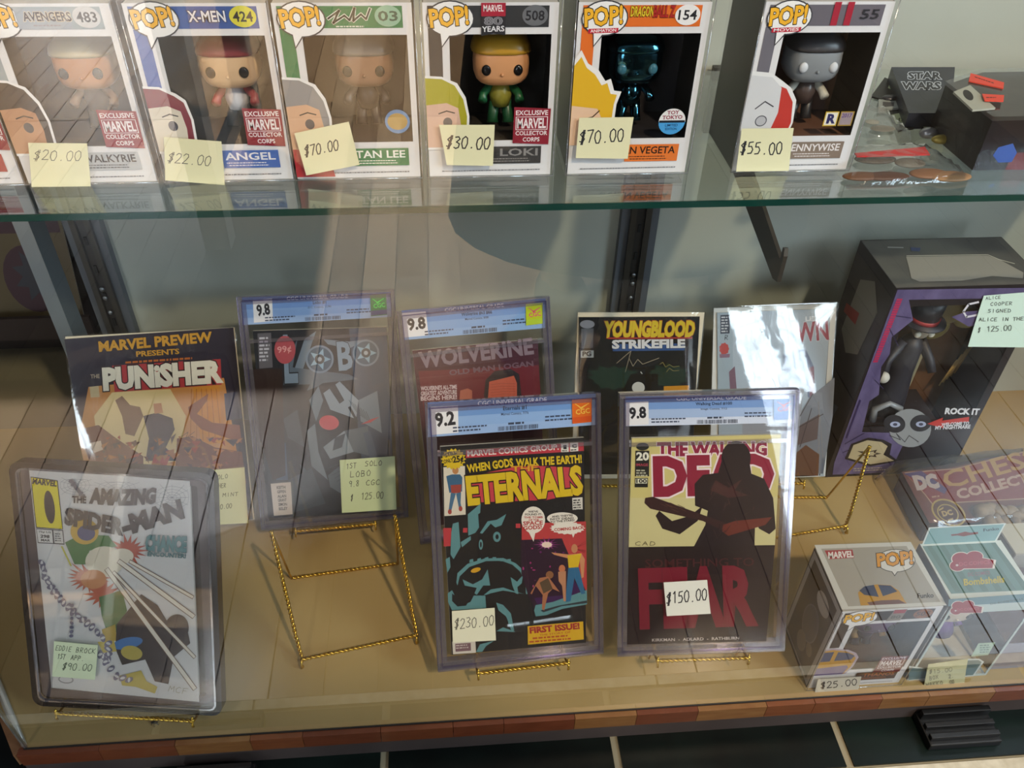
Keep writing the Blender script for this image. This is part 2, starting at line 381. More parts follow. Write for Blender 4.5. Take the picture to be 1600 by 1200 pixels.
while x < RX:
    l = random.choice((.06, .075, .085, .09)); cpart(MB().box(x, min(x + l, RX) - .0006, .5005, GY + .002, CF - .024, CF - .0008 + random.uniform(0, .0006), sillms[(i * 7 + int(l * 1000)) % 4]), 'sill_block'); x += l; i += 1
for k in range(7):
    a = L0 + d_ * (k * .095); b = L0 + d_ * (k * .095 + .0942); n2 = Vector((-.007 * d_.y * 1.4, .007 * d_.x * 1.4)) * -1
    n2 = Vector((-d_.y, d_.x)) * .012
    cpart(MB().slab([(a.x, a.y, CF - .001), (b.x, b.y, CF - .001), (b.x + n2.x, b.y + n2.y, CF - .001), (a.x + n2.x, a.y + n2.y, CF - .001)], (0, 0, -.022), mat('#6d4a30', .45, 0, .4, 0, ('#7f5a3c', (40, 40, 40), .05))), 'sill_block')
cpart(MB().box(L0.x, RX, GY - .001, GY + .0005, CF - .001, CF + .0015, mat('#191614', .5)), 'glass_channel')
gp = MB(); gp.quad((L0.x, GY, CF), (RX, GY, CF), (RX, GY, 1.35), (L0.x, GY, 1.35), GLASS); cpart(gp, 'front_glass')
gp = MB(); gp.quad((L0.x, GY, CF), (L0.x, GY, 1.35), (L1.x, L1.y, 1.35), (L1.x, L1.y, CF), clear('side_glass', (.95, .97, .96), 0, .0, 1.0)); cpart(gp, 'side_glass')
seal = clear('silicone_seal', (.8, .8, .8), .3, .1, 1, 0, 30, .5, (.55, .55, .5))
cpart(MB().tube([(L0.x + .001, GY + .002, CF), (L0.x + .001, GY + .002, 1.35)], .0022, seal, 6), 'corner_seal')
cpart(MB().tube([(L0.x, GY + .003, CF + .002), (L0.x + d_.x * .6, GY + d_.y * .6, CF + .002)], .003, seal, 6), 'edge_seal')
# shelf standards on the back panel
def standard(xc, w_, z0=CF, z1=1.35, slots=None):
    m = MB(); m.box(xc - w_ / 2, xc + w_ / 2, 1.036, 1.05, z0, z1, mat('#5d6168', .5, .3))
    m.box(xc - w_ * .28, xc - w_ * .12, 1.030, 1.038, z0, z1, BLACKM); m.box(xc + w_ * .12, xc + w_ * .28, 1.030, 1.038, z0, z1, BLACKM)
    m.box(xc - w_ * .1, xc + w_ * .1, 1.034, 1.0375, z0, z1, mat('#221f1d', .5))
    o = cpart(m, 'shelf_standard')
    q = MB()
    for k in range(28): q.box(xc - .002, xc + .002, 1.0325, 1.0345, z0 + .03 + k * .045, z0 + .042 + k * .045, mat('#090808', .8))
    tag(q.build('slot_row', o), kind='stuff')
    for zz in (.295, .32, .335): MB().sup((xc, 1.030, zz), .0035, .002, .0035, STEEL, nu=10, nv=6).build('screw', o)
    return o
standard(.275, .053)
o = standard(-.478, .048)
ls = MB(); ls.slab([(-.545, 1.0, CF), (-.525, 1.0, CF), (-.525, 1.0, 1.35), (-.545, 1.0, 1.35)], (0, .04, 0), mat('#9aa5ad', .35, .7)); lo = cpart(ls, 'aluminium_upright')
for zz in (.52, .262, .245): MB().sup((-.535, .999, zz), .005, .003, .005, STEEL, nu=12, nv=6).build('bolt', lo)
# black ribbed feet on the tiles
def foot(x0, x1, y0, label):
    t = thing('rubber_bumper', label, 'bumper', ((x0 + x1) / 2, y0, 0)); bm_ = mat('#0b0a0a', .45)
    L = (x1 - x0) / 2
    a = MB().box(-L, L, 0, .046, 0, .012, bm_); a.build('base', t, .002)
    for k in range(3): MB().box(-L + .002, L - .002, .006 + k * .014, .013 + k * .014, .012, .019 + .006 * (k == 2), bm_).build('rib', t, .001)
foot(.575, .668, .461, 'black ribbed rubber bumper on the dark tiles at the right')
foot(-.335, -.245, .452, 'black ribbed rubber bumper under the sill at the left')

# ------------------------------------------------------------------ glass shelf and brackets
sh = thing('glass_shelf', 'clear glass shelf with a dark green front edge', 'shelf', (0, .70, SH))
MB().box(-.60, 1.2, .0015, .327, -.0062, 0, SHELFGLASS).build('pane', sh)
sh.children[0].data.materials[0] = SHELFGLASS
MB().box(-.60, 1.2, 0, .0013, -.0064, .0001, EDGEGREEN).build('polished_edge', sh)
def bracket(a, b, label):
    a = Vector(a); b = Vector(b); t = thing('shelf_bracket', label, 'bracket', a); d = b - a; s_ = Vector((.0035, 0, 0))
    prof = [(0, 0), (1, 0), (1.0, .012), (1.012, .014), (1.02, .008), (1.02, -.018), (.985, -.024), (0, -.052)]
    q = [(d.x * u, d.y * u, v) for u, v in prof]; m = MB().slab(q, s_, BLACKM); m.build('arm', t)
    MB().box(-.008, .012, -.004, .006, -.075, .01, BLACKM).build('hook_plate', t)
bracket((.350, 1.035, SH - .008), (.290, .61, SH - .008), 'dark metal shelf bracket reaching out below the glass shelf')
bracket((-.49, 1.03, SH - .008), (-.50, .74, SH - .008), 'dark metal bracket under the left end of the glass shelf')

# ================================================================== sticky notes
NOTE = '#dfdbb6'
def note(q, lines, label, M=None, yoff=0.0, yplane=None, col=NOTE, w=None, ink='#30323c', curl=.0025, cat_grp='price notes'):
    """q: TL,TR,BR,BL on the surface it sticks to; lines: (text, start, end, height)"""
    if M is None: M = Matrix.Translation(Vector((0, yplane, 0))); 
    fn = plane_fn(M, yoff); c = [fn(*p) for p in q]; cx = sum(p[0] for p in c) / 4; cz = min(p[1] for p in c); zt = max(p[1] for p in c)
    M2 = M @ Matrix.Translation((cx, yoff, cz)); f2 = lambda x, y: (fn(x, y)[0] - cx, fn(x, y)[1] - cz)
    H = zt - cz; bend = lambda a, b: curl * max(0, (H - b) / H) ** 2
    P = Print(f2, -.0003, .00010, .7, bend=bend); P.grid(q, col, 8)
    pe = Print(f2, 0, .0, .7, bend=bend); pe.grid([q[0], q[3], q[2], q[1]], col, 8)
    for (t, a, b, h) in lines: P.hand(t, a, b, h, ink, w)
    P.mb.add([], [], mat(col, .7))
    o = len(P.mb.v); k = P.mb.mi(mat(col, .7)); P.mb.v += pe.mb.v
    for f in pe.mb.f: P.mb.f.append([i + o for i in f]); P.mb.m.append(k); P.mb.sm.append(False)
    ob = P.build('price_note'); ob.matrix_world = M2; tag(ob, label, 'note', cat_grp); return ob

# ================================================================== figurines
def figurine(parent, c, h, skin, hair, body, arm, leg, metal=0, rough=.35, hat=None, eye='#0c0c0e'):
    """big-headed toy figure, plain generic features; c = (x,y,z) of its feet"""
    e = bpy.data.objects.new('figurine', None); COL.objects.link(e); e.parent = parent; e.location = c; e.empty_display_size = .01
    k = h / .10; S = lambda m: mat(m, rough, metal)
    MB().sup((0, 0, .070 * k), .030 * k, .024 * k, .024 * k, S(skin), 3.2).build('head', e)
    if hair: MB().sup((0, .002 * k, .0745 * k), .0325 * k, .0265 * k, .0255 * k, S(hair), 3.0, .18, 1).build('hair', e)
    for s_ in (-1, 1): MB().sup((s_ * .0165 * k, -.0225 * k, .067 * k), .0052 * k, .003 * k, .0058 * k, mat(eye, .15), nu=12, nv=8).build('eye', e)
    MB().sup((0, -.0242 * k, .0625 * k), .0018 * k, .0018 * k, .0018 * k, S(skin), nu=8, nv=6).build('nose', e)
    MB().tube([(0, 0, .022 * k), (0, 0, .034 * k), (0, 0, .047 * k)], [.0105 * k, .0125 * k, .009 * k], S(body), 14).build('torso', e)
    for s_ in (-1, 1):
        MB().tube([(s_ * .010 * k, 0, .044 * k), (s_ * .019 * k, -.004 * k, .035 * k), (s_ * .020 * k, -.013 * k, .031 * k)], [.0045 * k, .0045 * k, .005 * k], S(arm), 10).build('arm', e)
        MB().tube([(s_ * .006 * k, 0, .026 * k), (s_ * .0085 * k, 0, .008 * k), (s_ * .0085 * k, -.003 * k, .002 * k)], [.0062 * k, .0058 * k, .0066 * k], S(leg), 10).build('leg', e)
    if hat:
        m = MB(); m.tube([(0, 0, .092 * k), (0, 0, .093 * k)], [.042 * k, .042 * k], S(hat[0]), 24); m.tube([(0, 0, .092 * k), (0, 0, .128 * k)], [.026 * k, .029 * k], S(hat[0]), 24); m.build('hat', e)
        MB().tube([(0, 0, .0935 * k), (0, 0, .102 * k)], [.0268 * k, .0272 * k], S(hat[1]), 24).build('hat_band', e)
    return e

# ================================================================== boxed figures
BW, BH, BD = .117, .16, .09
def carton(root, W, H, D, win, cardm, inner, side=None, top=None):
    """card box with a window opening win=(x0,x1,z0,z1) in its front"""
    m = MB(); m.frame((0, W, 0, H), win, 0, .0008, cardm)
    m.box(0, .0008, .0008, D, 0, H, side or cardm); m.box(W - .0008, W, .0008, D, 0, H, side or cardm)
    m.box(0, W, D - .0008, D, 0, H, cardm); m.box(.0008, W - .0008, .0008, D, 0, .0008, cardm); m.box(.0008, W - .0008, .0008, D, H - .0008, H, top or cardm)
    o = m.build('carton', root)
    b = MB(); b.box(.001, W - .001, D * .78, D * .79, .001, H - .001, mat(inner, .7)); b.box(.001, W - .001, .004, D * .78, win[2] - .004, win[2] - .003, mat(inner, .7)); b.build('inner_tray', root)
    f = MB(); f.quad((win[0], .0012, win[2]), (win[1], .0012, win[2]), (win[1], .0012, win[3]), (win[0], .0012, win[3]), FILM); f.build('window_film', root)
    return o
def bubble(P, cx, cz, r, tail=True, sub=None, cols=('#f2b632', '#e0862a')):
    P.ell(cx, cz, r * 1.06, r * .78, '#3d3d44'); 
    if tail: P.poly([(cx - r * .5, cz - r * .5), (cx - r * .42, cz - r * 1.28), (cx + r * .1, cz - r * .6)], '#3d3d44')
    P.ell(cx, cz, r, r * .72, '#f3f2f4')
    if tail: P.poly([(cx - r * .46, cz - r * .5), (cx - r * .40, cz - r * 1.18), (cx + r * .02, cz - r * .6)], '#f3f2f4')
    P.text('POP!', (cx - r * .86, cz - r * .36), (cx + r * .8, cz - r * .22), r * .75, cols[0], .035, '#2b2320', .04, flip=-1)
    if sub: P.poly([(cx - r * .7, cz - r * .66), (cx + r * .66, cz - r * .62), (cx + r * .66, cz - r * .42), (cx - r * .7, cz - r * .46)], '#c0203a'); P.text(sub, (cx - r * .6, cz - r * .62), (cx + r * .56, cz - r * .58), r * .13, '#f4eef0', .02, flip=-1)
def popbox(x0, spec, label, z0=SH, yf=.76, W=BW):
    root = thing('boxed_figure', label, 'toy box', (x0, yf, z0), 'boxed vinyl figures on the glass shelf' if z0 > .3 else 'boxed figures on the deck')
    wx0, wx1, wz0, wz1 = .19 * W, .955 * W, .222 * BH, .835 * BH
    carton(root, W, BH, BD, (wx0, wx1, wz0, wz1), CARD, spec.get('inner', '#2c2626'), mat(spec.get('side', '#2a2624'), .5), mat(spec.get('top', '#b9b6b0'), .5))
    u = lambda a, b: (a * W, b * BH)
    P = Print(u, -.0003, .000015, .4)
    band = spec['band']
    P.rect(.035, .872, .93, .985, band); P.rect(.035, .55, .135, .87, spec.get('strip', band))
    if spec.get('patch'): spec['patch'](P)
    bubble(P, .19, .922, .165 * 1.0, True, spec.get('sub')) if False else None
    P.build('front_print', root)
    # speech bubble and header are laid out in millimetres so that they stay round
    v = lambda a, b: (a, b)
    Q = Print(v, -.0008, .000015, .4); bubble(Q, .0235, .147, .0195, True, spec.get('sub'))
    if spec.get('numbg'): Q.ell(.0965, .1495, .0112, .0088, spec['numbg'])
    if spec['num']: Q.text(spec['num'], (.0885, .1455), (.1045, .1455), .008, spec.get('numcol', '#26262c'), .02, flip=-1)
    if spec.get('title'): spec['title'](Q)
    lab = spec['label']; Q.rect(.055, .0125, .107, .0300, lab[1])
    if lab[0]: Q.text(lab[0], (lab[3], .0205), (.1035, .0205), .0072, lab[2], .02, flip=-1)
    Q.micro((.058, .0180), (.103, .0180), .0009, lab[2], 1, seed=4); Q.micro((.06, .0155), (.10, .0155), .0009, lab[2], 1, seed=5); Q.micro((.012, .006), (.112, .0065), .0010, '#6c6c74', 1, seed=6)
    if spec.get('art'): spec['art'](Q)
    if spec.get('stick'): spec['stick'](Q)
    Q.build('header_print', root)
    if spec.get('fig'): figurine(root, (W * spec.get('fx', .60), BD * .42, wz0 + .001), .088 if not spec.get('fh') else spec['fh'], **spec['fig'])
    if spec.get('pro', True):
        e = .0022; m = MB(); m.box(-e, W + e, -.0035, BD + e, -.0002, BH + .003, PROT); o = m.build('protector', root)
        m = MB()
        for (a, b) in (((-e, -.0035), 0), ((W + e, -.0035), 0)): m.tube([(a[0], a[1], 0), (a[0], a[1], BH + .003)], .0005, clear('protector_fold', (.75, .75, .78), .1, .25, 1, 0, 30, .2), 5)
        m.tube([(-e, -.0035, .0003), (W + e, -.0035, .0003)], .0005, MATS['protector_fold'], 5); m.build('protector_fold', root)
    return root
def corps(Q, x=.090, z=.052, s=1.0, col='#8e1f33'):
    """red exclusive sticker"""
    w_, h = .0175 * s, .0185 * s; Q.poly([(x - w_, z - h * .9), (x + w_ * .95, z - h), (x + w_, z + h * .9), (x - w_ * .95, z + h)], col)
    Q.text('EXCLUSIVE', (x - w_ * .85, z + h * .58), (x + w_ * .85, z + h * .58), h * .24, '#efe6ea', .02, flip=-1)
    Q.rect(x - w_ * .86, z - h * .20, x + w_ * .86, z + h * .50, '#efe6ea'); Q.rect(x - w_ * .82, z - h * .17, x + w_ * .82, z + h * .47, col)
    Q.text('MARVEL', (x - w_ * .76, z - h * .1), (x + w_ * .76, z - h * .1), h * .5, '#efe6ea', .03, flip=-1)
    Q.text('COLLECTOR', (x - w_ * .85, z - h * .48), (x + w_ * .85, z - h * .48), h * .22, '#efe6ea', .02, flip=-1); Q.text('CORPS', (x - w_ * .45, z - h * .82), (x + w_ * .45, z - h * .82), h * .22, '#efe6ea', .02, flip=-1)
def headart(skin, hair, out='#ecebed', hx=0, shirt=None, w=.036, top=.095):
    """plain printed head peeping in at the lower left of a box front"""
    def f(Q):
        def shape(g):
            return [(-.0004, .030 - g)] + [(w * .98 + g, .030 - g), (w + g, .045), (w * 1.02 + g, .060), (w * .93 + g, .076 + g), (w * .72 + g, top - .006 + g), (w * .4, top + g), (-.0004, top + .001 + g)]
        Q.poly(shape(.0022), out); Q.poly(shape(0), hair)
        Q.poly([(-.0003, .030), (w * .80, .030), (w * .86, .052), (w * .80, .068), (w * .5, .073), (-.0003, .071)], skin)
        Q.ell(w * .52, .0545, .0042, .0048, '#4a4a55'); Q.line([(w * .3, .063), (w * .5, .0655), (w * .7, .0635)], .0011, '#2c2a2c')
        if shirt: Q.poly([(-.0003, .002), (w * 1.0, .002), (w * .92, .020), (w * .5, .030), (-.0003, .030)], shirt)
    return f
def disc(c1, c2):
    def f(Q): Q.ell(.0985, .056, .0115, .0115, c1); Q.ell(.0985, .056, .0092, .0080, c2)
    return f
tt = lambda t, col, a=.047, b=.083, h=.010, out=None, sh_=0, z=.1445: (lambda Q: Q.text(t, (a, z), (b, z), h, col, .025, out, .04, sh_, flip=-1))

popbox(-.506, dict(band='#8a8e98', num='', fig=dict(skin='#b08060', hair='#4a2228', body='#5a2028', arm='#5a2028', leg='#2c2022'), label=('', '#a01f30', '#e8e0e4', .062), stick=lambda Q: corps(Q, .100, .052), inner='#281a1e', art=None), 'leftmost boxed figure on the shelf, with a red sticker and label bottom right')
def t1(Q): Q.rect(.040, .1400, .0835, .1560, '#9aa2ae'); Q.text('AVENGERS', (.046, .1465), (.084, .1465), .0070, '#3b3440', .03, '#d9cbb0', .05, flip=-1); Q.micro((.052, .1435), (.08, .1435), .0012, '#8e8a90', 1)
popbox(-.385, dict(band='#98a4ac', num='483', numbg='#c9c9cc', title=t1, label=('VALKYRIE', '#b3b7bd', '#26262e', .060), art=headart('#b98a6c', '#2e2a2c'), stick=lambda Q: corps(Q, .098, .052), inner='#2b2522',
     fig=dict(skin='#b77c50', hair='#b9ab8c', body='#3a3434', arm='#7b5b44', leg='#2c2a2a')), 'boxed figure with grey banner and dark-haired portrait, second box from the left')
def t2(Q): Q.text('X-MEN', (.052, .1455), (.082, .1455), .0085, '#e6e6ee', .02, '#1e2a55', .05, flip=-1)
popbox(-.258, dict(band='#2b55a0', strip='#2c58a8', num='424', numbg='#d6cf3c', title=t2, label=('ANGEL', '#4468b4', '#e8e8f0', .058), art=headart('#d8cfc0', '#7c2236', hx=0, w=.034, top=.088), stick=lambda Q: corps(Q, .098, .052), inner='#2b2a30',
     fig=dict(skin='#d8b48e', hair='#7e1f2e', body='#c9c9d2', arm='#a02436', leg='#2e3036')), 'boxed figure with blue and yellow header, third box from the left')
def t3(Q):
    Q.line([(.046, .1475), (.056, .1540), (.050, .1440), (.060, .1500), (.064, .1462), (.069, .1560), (.067, .1455), (.074, .1510), (.078, .1470), (.082, .1555)], .0028, '#e9efe9')
    Q.line([(.046, .1475), (.056, .1540), (.050, .1440), (.060, .1500), (.064, .1462), (.069, .1560), (.067, .1455), (.074, .1510), (.078, .1470), (.082, .1555)], .0016, '#1c2a22'); Q.micro((.052, .1415), (.082, .1415), .0010, '#dfe8e0', 1)
popbox(-.137, dict(band='#237a4c', num='03', numbg='#8fb8a0', numcol='#3d5a4a', title=t3, label=('STAN LEE', '#237a4c', '#eef2ee', .052), art=headart('#d5a98b', '#8c8c90', shirt='#b02030'), stick=disc('#5a86b8', '#b09050'), inner='#2c2220',
     fig=dict(skin='#8f6850', hair='#6a6665', body='#2a2426', arm='#2a2426', leg='#2a2426')), 'green-bannered boxed figure, portrait with grey hair and red sweater')
def t4(Q): Q.rect(.050, .1490, .071, .1600, '#a8223a'); Q.text('MARVEL', (.052, .1530), (.069, .1530), .0052, '#f0e8ea', .02, flip=-1); Q.poly([(.050, .1490), (.071, .1490), (.071, .1330), (.0605, .1345), (.050, .1325)], '#2b2b31'); Q.text('80', (.053, .1420), (.068, .1420), .0062, '#74747c', .02, '#b5b5bd', .02, flip=-1); Q.text('YEARS', (.051, .1360), (.070, .1365), .0045, '#e8e8ee', .02, flip=-1)
popbox(-.011, dict(band='#34363a', num='508', numbg='#6c6e74', title=t4, label=('LOKI', '#3b3a3c', '#8c8a8a', .068), art=headart('#d9b3a2', '#a7a21f'), stick=lambda Q: corps(Q, .097, .050), inner='#2a2420',
     fig=dict(skin='#d79b6c', hair='#b98c2a', body='#8c8430', arm='#1c5a34', leg='#1e5232')), 'boxed figure with black banner and gold-capped green-clad figure inside')
def t5(Q): Q.text('DRAGON', (.046, .1485), (.066, .1485), .0082, '#e0c02c', .03, '#4a2418', .04, flip=-1); Q.text('BALL Z', (.066, .1480), (.0845, .1480), .0092, '#b02a26', .03, '#5a1410', .03, flip=-1)
def a5(Q):
    Q.poly([(-.0004, .030), (.040, .030), (.0415, .070), (.045, .082), (.038, .083), (.034, .094), (.029, .092), (.022, .102), (.012, .108), (.005, .120), (-.0004, .112)], '#efedee')
    Q.poly([(-.0004, .030), (.037, .030), (.039, .070), (.041, .079), (.035, .080), (.031, .090), (.026, .088), (.019, .098), (.011, .104), (.0055, .114), (-.0004, .106)], '#e2b32a')
    Q.poly([(-.0003, .030), (.029, .030), (.031, .052), (.024, .066), (-.0003, .069)], '#e8c4a8'); Q.line([(.012, .056), (.020, .058), (.026, .064)], .0012, '#4a3424'); Q.ell(.018, .051, .004, .002, '#2b4a40')
def s5(Q): Q.ell(.0965, .0525, .0128, .0128, '#4aa0e0'); Q.ell(.0965, .0525, .0128, .0128, '#e9e8ea', a0=0, a1=180); Q.text('TOY', (.091, .0595), (.102, .0600), .0035, '#8e2040', .03, flip=-1); Q.text('TOKYO', (.087, .0548), (.1058, .0553), .0036, '#8e2040', .03, flip=-1); Q.rect(.0842, .0515, .1088, .0538, '#1f2430'); Q.text('LIMITED', (.0905, .0478), (.1025, .0478), .0024, '#134a80', .02, flip=-1); Q.text('EDITION', (.0910, .0442), (.1020, .0442), .0024, '#134a80', .02, flip=-1)
popbox(.123, dict(band='#e2702a', num='154', numbg='#eeecee', title=t5, sub='ANIMATION', label=('SAIYAN VEGETA', '#e2762c', '#2a1a14', .034), art=a5, stick=s5, inner='#242024', fx=.53,
     fig=dict(skin='#3d6f80', hair='#3d7486', body='#3d6f80', arm='#3d6f80', leg='#3d6f80', metal=1.0, rough=.12, eye='#3d6f80')), 'orange-bannered boxed figure holding a shiny metallic teal figurine')
def t6(Q): Q.rect(.062, .140, .068, .160, '#a82238'); Q.rect(.074, .140, .080, .160, '#a82238')
def a6(Q):
    Q.poly([(-.0004, .030), (.046, .030), (.050, .050), (.048, .072), (.040, .084), (.028, .092), (.018, .098), (-.0004, .100)], '#e8e8ea')
    Q.poly([(.022, .030), (.044, .030), (.048, .050), (.045, .070), (.036, .083), (.028, .086)], '#c23c34'); Q.poly([(-.0003, .030), (.026, .030), (.033, .060), (.031, .084), (.020, .094), (-.0003, .096)], '#d4d5da')
    Q.ell(.018, .052, .0058, .0055, '#55565e'); Q.ell(.018, .052, .0048, .0045, '#b9b9c0'); Q.line([(.010, .064), (.018, .071), (.027, .066)], .0012, '#45454e')
def s6(Q): Q.rect(.080, .046, .0935, .0605, '#c9a62c'); Q.rect(.081, .047, .0925, .0595, '#e6dfd2'); Q.text('R', (.0835, .0490), (.0905, .0490), .0085, '#2b2a60', .05, flip=-1); Q.rect(.0950, .046, .1085, .0605, '#a08028'); Q.rect(.096, .047, .1075, .0595, '#9a8a90'); Q.text('2017', (.097, .0545), (.1065, .0545), .0038, '#54307a', .02, flip=-1)
popbox(.288, dict(band='#6b6670', strip='#6f6c76', num='55', numcol='#2b2b33', title=t6, sub='MOVIES', label=('PENNYWISE', '#857468', '#e6dfe0', .050), art=a6, stick=s6, inner='#6a4836', side='#1f1a1a',
     fig=dict(skin='#8d9196', hair='#3a3638', body='#4a3a34', arm='#c9c5b8', leg='#2b2625', eye='#d5d7dc')), 'boxed figure with red stripes on a grey banner, rightmost box on the shelf')

PN = 'handwritten prices on the shelf boxes'
note([(44, 223), (136, 224), (143, 289), (51, 290)], [('$20.00', (53, 249), (126, 250), 15)], 'pale yellow note reading $20.00 on the second box from the left', yplane=.7555, w=1.1, ink='#55564e', cat_grp=PN)
note([(256, 214), (346, 221), (352, 287), (259, 280)], [('$22.00', (262, 252), (328, 258), 15)], 'pale yellow note reading $22.00 on the blue-headed box', yplane=.7555, w=1.1, ink='#3a3c40', cat_grp=PN)
note([(460, 208), (545, 190), (562, 256), (479, 272)], [('$70.00', (477, 244), (529, 233), 16)], 'tilted pale note reading $70.00 on the green-bannered box', yplane=.7555, w=1.7, ink='#1e1e22', cat_grp=PN)
note([(686, 195), (773, 195), (770, 257), (698, 256)], [('$30.00', (697, 230), (764, 232), 18)], 'pale note reading $30.00 on the black-bannered box', yplane=.7555, w=1.9, ink='#2a2024', cat_grp=PN)
note([(905, 184), (990, 183), (980, 246), (899, 245)], [('$70.00', (905, 223), (973, 220), 19)], 'pale note reading $70.00 on the orange-bannered box', yplane=.7555, w=1.8, ink='#202028', cat_grp=PN)
note([(1159, 201), (1240, 200), (1231, 265), (1149, 266)], [('$55.00', (1156, 240), (1220, 240), 18)], 'pale note reading $55.00 on the rightmost shelf box', yplane=.7555, w=1.8, ink='#202028', cat_grp=PN)

# ================================================================== easels
def easel(M, W, label, drop=.010, lw=.055, hang=True, y0=None):
    """small twisted-wire easel carrying the thing whose frame is M"""
    root = thing('wire_easel', label, 'easel', M, 'gold twisted-wire easels'); Mi = M.inverted()
    a = lw; th_ = .010
    MB().twist((-a, -th_ - .006, -.0015), (a, -th_ - .006, -.0015), GOLD).build('front_ledge', root)
    for s_ in (-1, 1):
        m = MB(); m.tube([(s_ * a, th_ + .006, -.004), (s_ * a, -th_ - .002, -.0045), (s_ * a, -th_ - .006, -.001), (s_ * a, -th_ - .0075, .004)], .0014, GOLD, 6)
        m.tube([(s_ * a, -th_ - .006, -.001), (s_ * a, -th_ - .007, -.009), (s_ * a, -th_ - .004, -.011)], .0014, GOLD, 6); m.sup((s_ * a, -th_ - .006, -.001), .0028, .0028, .0028, GOLD, nu=10, nv=6); m.build('hook', root)
    # back frame up behind the thing, feet forward and rear prop down to the deck
    top = Vector((0, th_ + .008, .15))
    tw = M @ top; foot_z = CF + .0015
    for s_ in (-1, 1):
        low = Vector((s_ * a, th_ + .006, -.004)); lw_ = M @ low; ft = Vector((lw_.x, lw_.y + .004, foot_z))
        m = MB(); m.twist(low, (s_ * a * .55, th_ + .008, .15), GOLD); m.tube([Mi @ ft, low], .0014, GOLD, 6); m.build('upright', root)
        rf = Vector((lw_.x, min(lw_.y + .105, 1.03), foot_z)); MB().twist(Mi @ rf, (s_ * a * .55, th_ + .008, .145), GOLD).build('rear_leg', root)
    MB().twist((-a * .55, th_ + .008, .15), (a * .55, th_ + .008, .15), GOLD).build('top_bar', root)
    l_ = M @ Vector((-a, th_ + .006, -.004)); r_ = M @ Vector((a, th_ + .006, -.004))
    MB().twist(Mi @ Vector((l_.x, min(l_.y + .105, 1.03), foot_z + .001)), Mi @ Vector((r_.x, min(r_.y + .105, 1.03), foot_z + .001)), GOLD).build('rear_bar', root)
    return root

# ================================================================== graded comics in acrylic slabs
def slab(M, draw_label, draw_cover, label, W=.204, H=.327, coverq=None, holo=None, stock='#d8d2c4'):
    root = thing('graded_comic', label, 'graded comic', M, 'comics sealed in clear graded slabs'); w_ = W / 2; T = .0065
    m = MB(); m.frame((-w_, w_, 0, H), (-w_ + .0045, w_ - .0045, .0045, H - .0045), -T, T, RIM); m.frame((-w_ + .0065, w_ - .0065, .0065, H - .0065), (-w_ + .0115, w_ - .0115, .0125, H - .0105), -T + .001, T - .001, RIM)
    m.box(-w_ + .0115, w_ - .0115, -T + .0008, T - .001, H - .062, H - .0575, RIM); o = m.build('case_rim', root)
    m = MB(); m.frame((-w_ - .0002, w_ + .0002, -.0002, H + .0002), (-w_ + .0012, w_ - .0012, .0012, H - .0012), -T * .35, T * .35, RIMP); m.frame((-w_ + .0048, w_ - .0048, .0048, H - .0048), (-w_ + .0062, w_ - .0062, .0062, H - .0062), -T - .0002, -T + .002, RIMP); m.build('purple_edge', root)
    m = MB(); m.quad((-w_ + .004, -T + .0006, .004), (w_ - .004, -T + .0006, .004), (w_ - .004, -T + .0006, H - .004), (-w_ + .004, -T + .0006, H - .004), ACRYL); m.build('front_sheet', root)
    m = MB(); m.quad((-w_ + .004, T - .0006, .004), (w_ - .004, T - .0006, .004), (w_ - .004, T - .0006, H - .004), (-w_ + .004, T - .0006, H - .004), ACRYL); m.build('back_sheet', root)
    for k in range(3):
        pass
    # printed grade label
    fl_ = plane_fn(M, -.0035); P = Print(fl_, -.0035, .000015, .35); draw_label(P); P.build('grade_label', root)
    if holo: Q = Print(fl_, -.0048, .000015, .15); holo(Q); Q.build('hologram', root)
    fc = plane_fn(M, -.0012); q = [fc(*p) for p in coverq]
    m = MB(); ce = clear('page_stock', (0, 0, 0), .6, 0, .2, 0, 30, .999, lin(stock)); m.slab([(p[0], -.0010, p[1]) for p in q], (0, .0045, 0), mat(stock, .7)); m.build('pages', root)
    C = Print(fc, -.0012, .000010, .38); C.grid(coverq, '#1a1718', 1); draw_cover(C); C.build('cover', root)
    return root
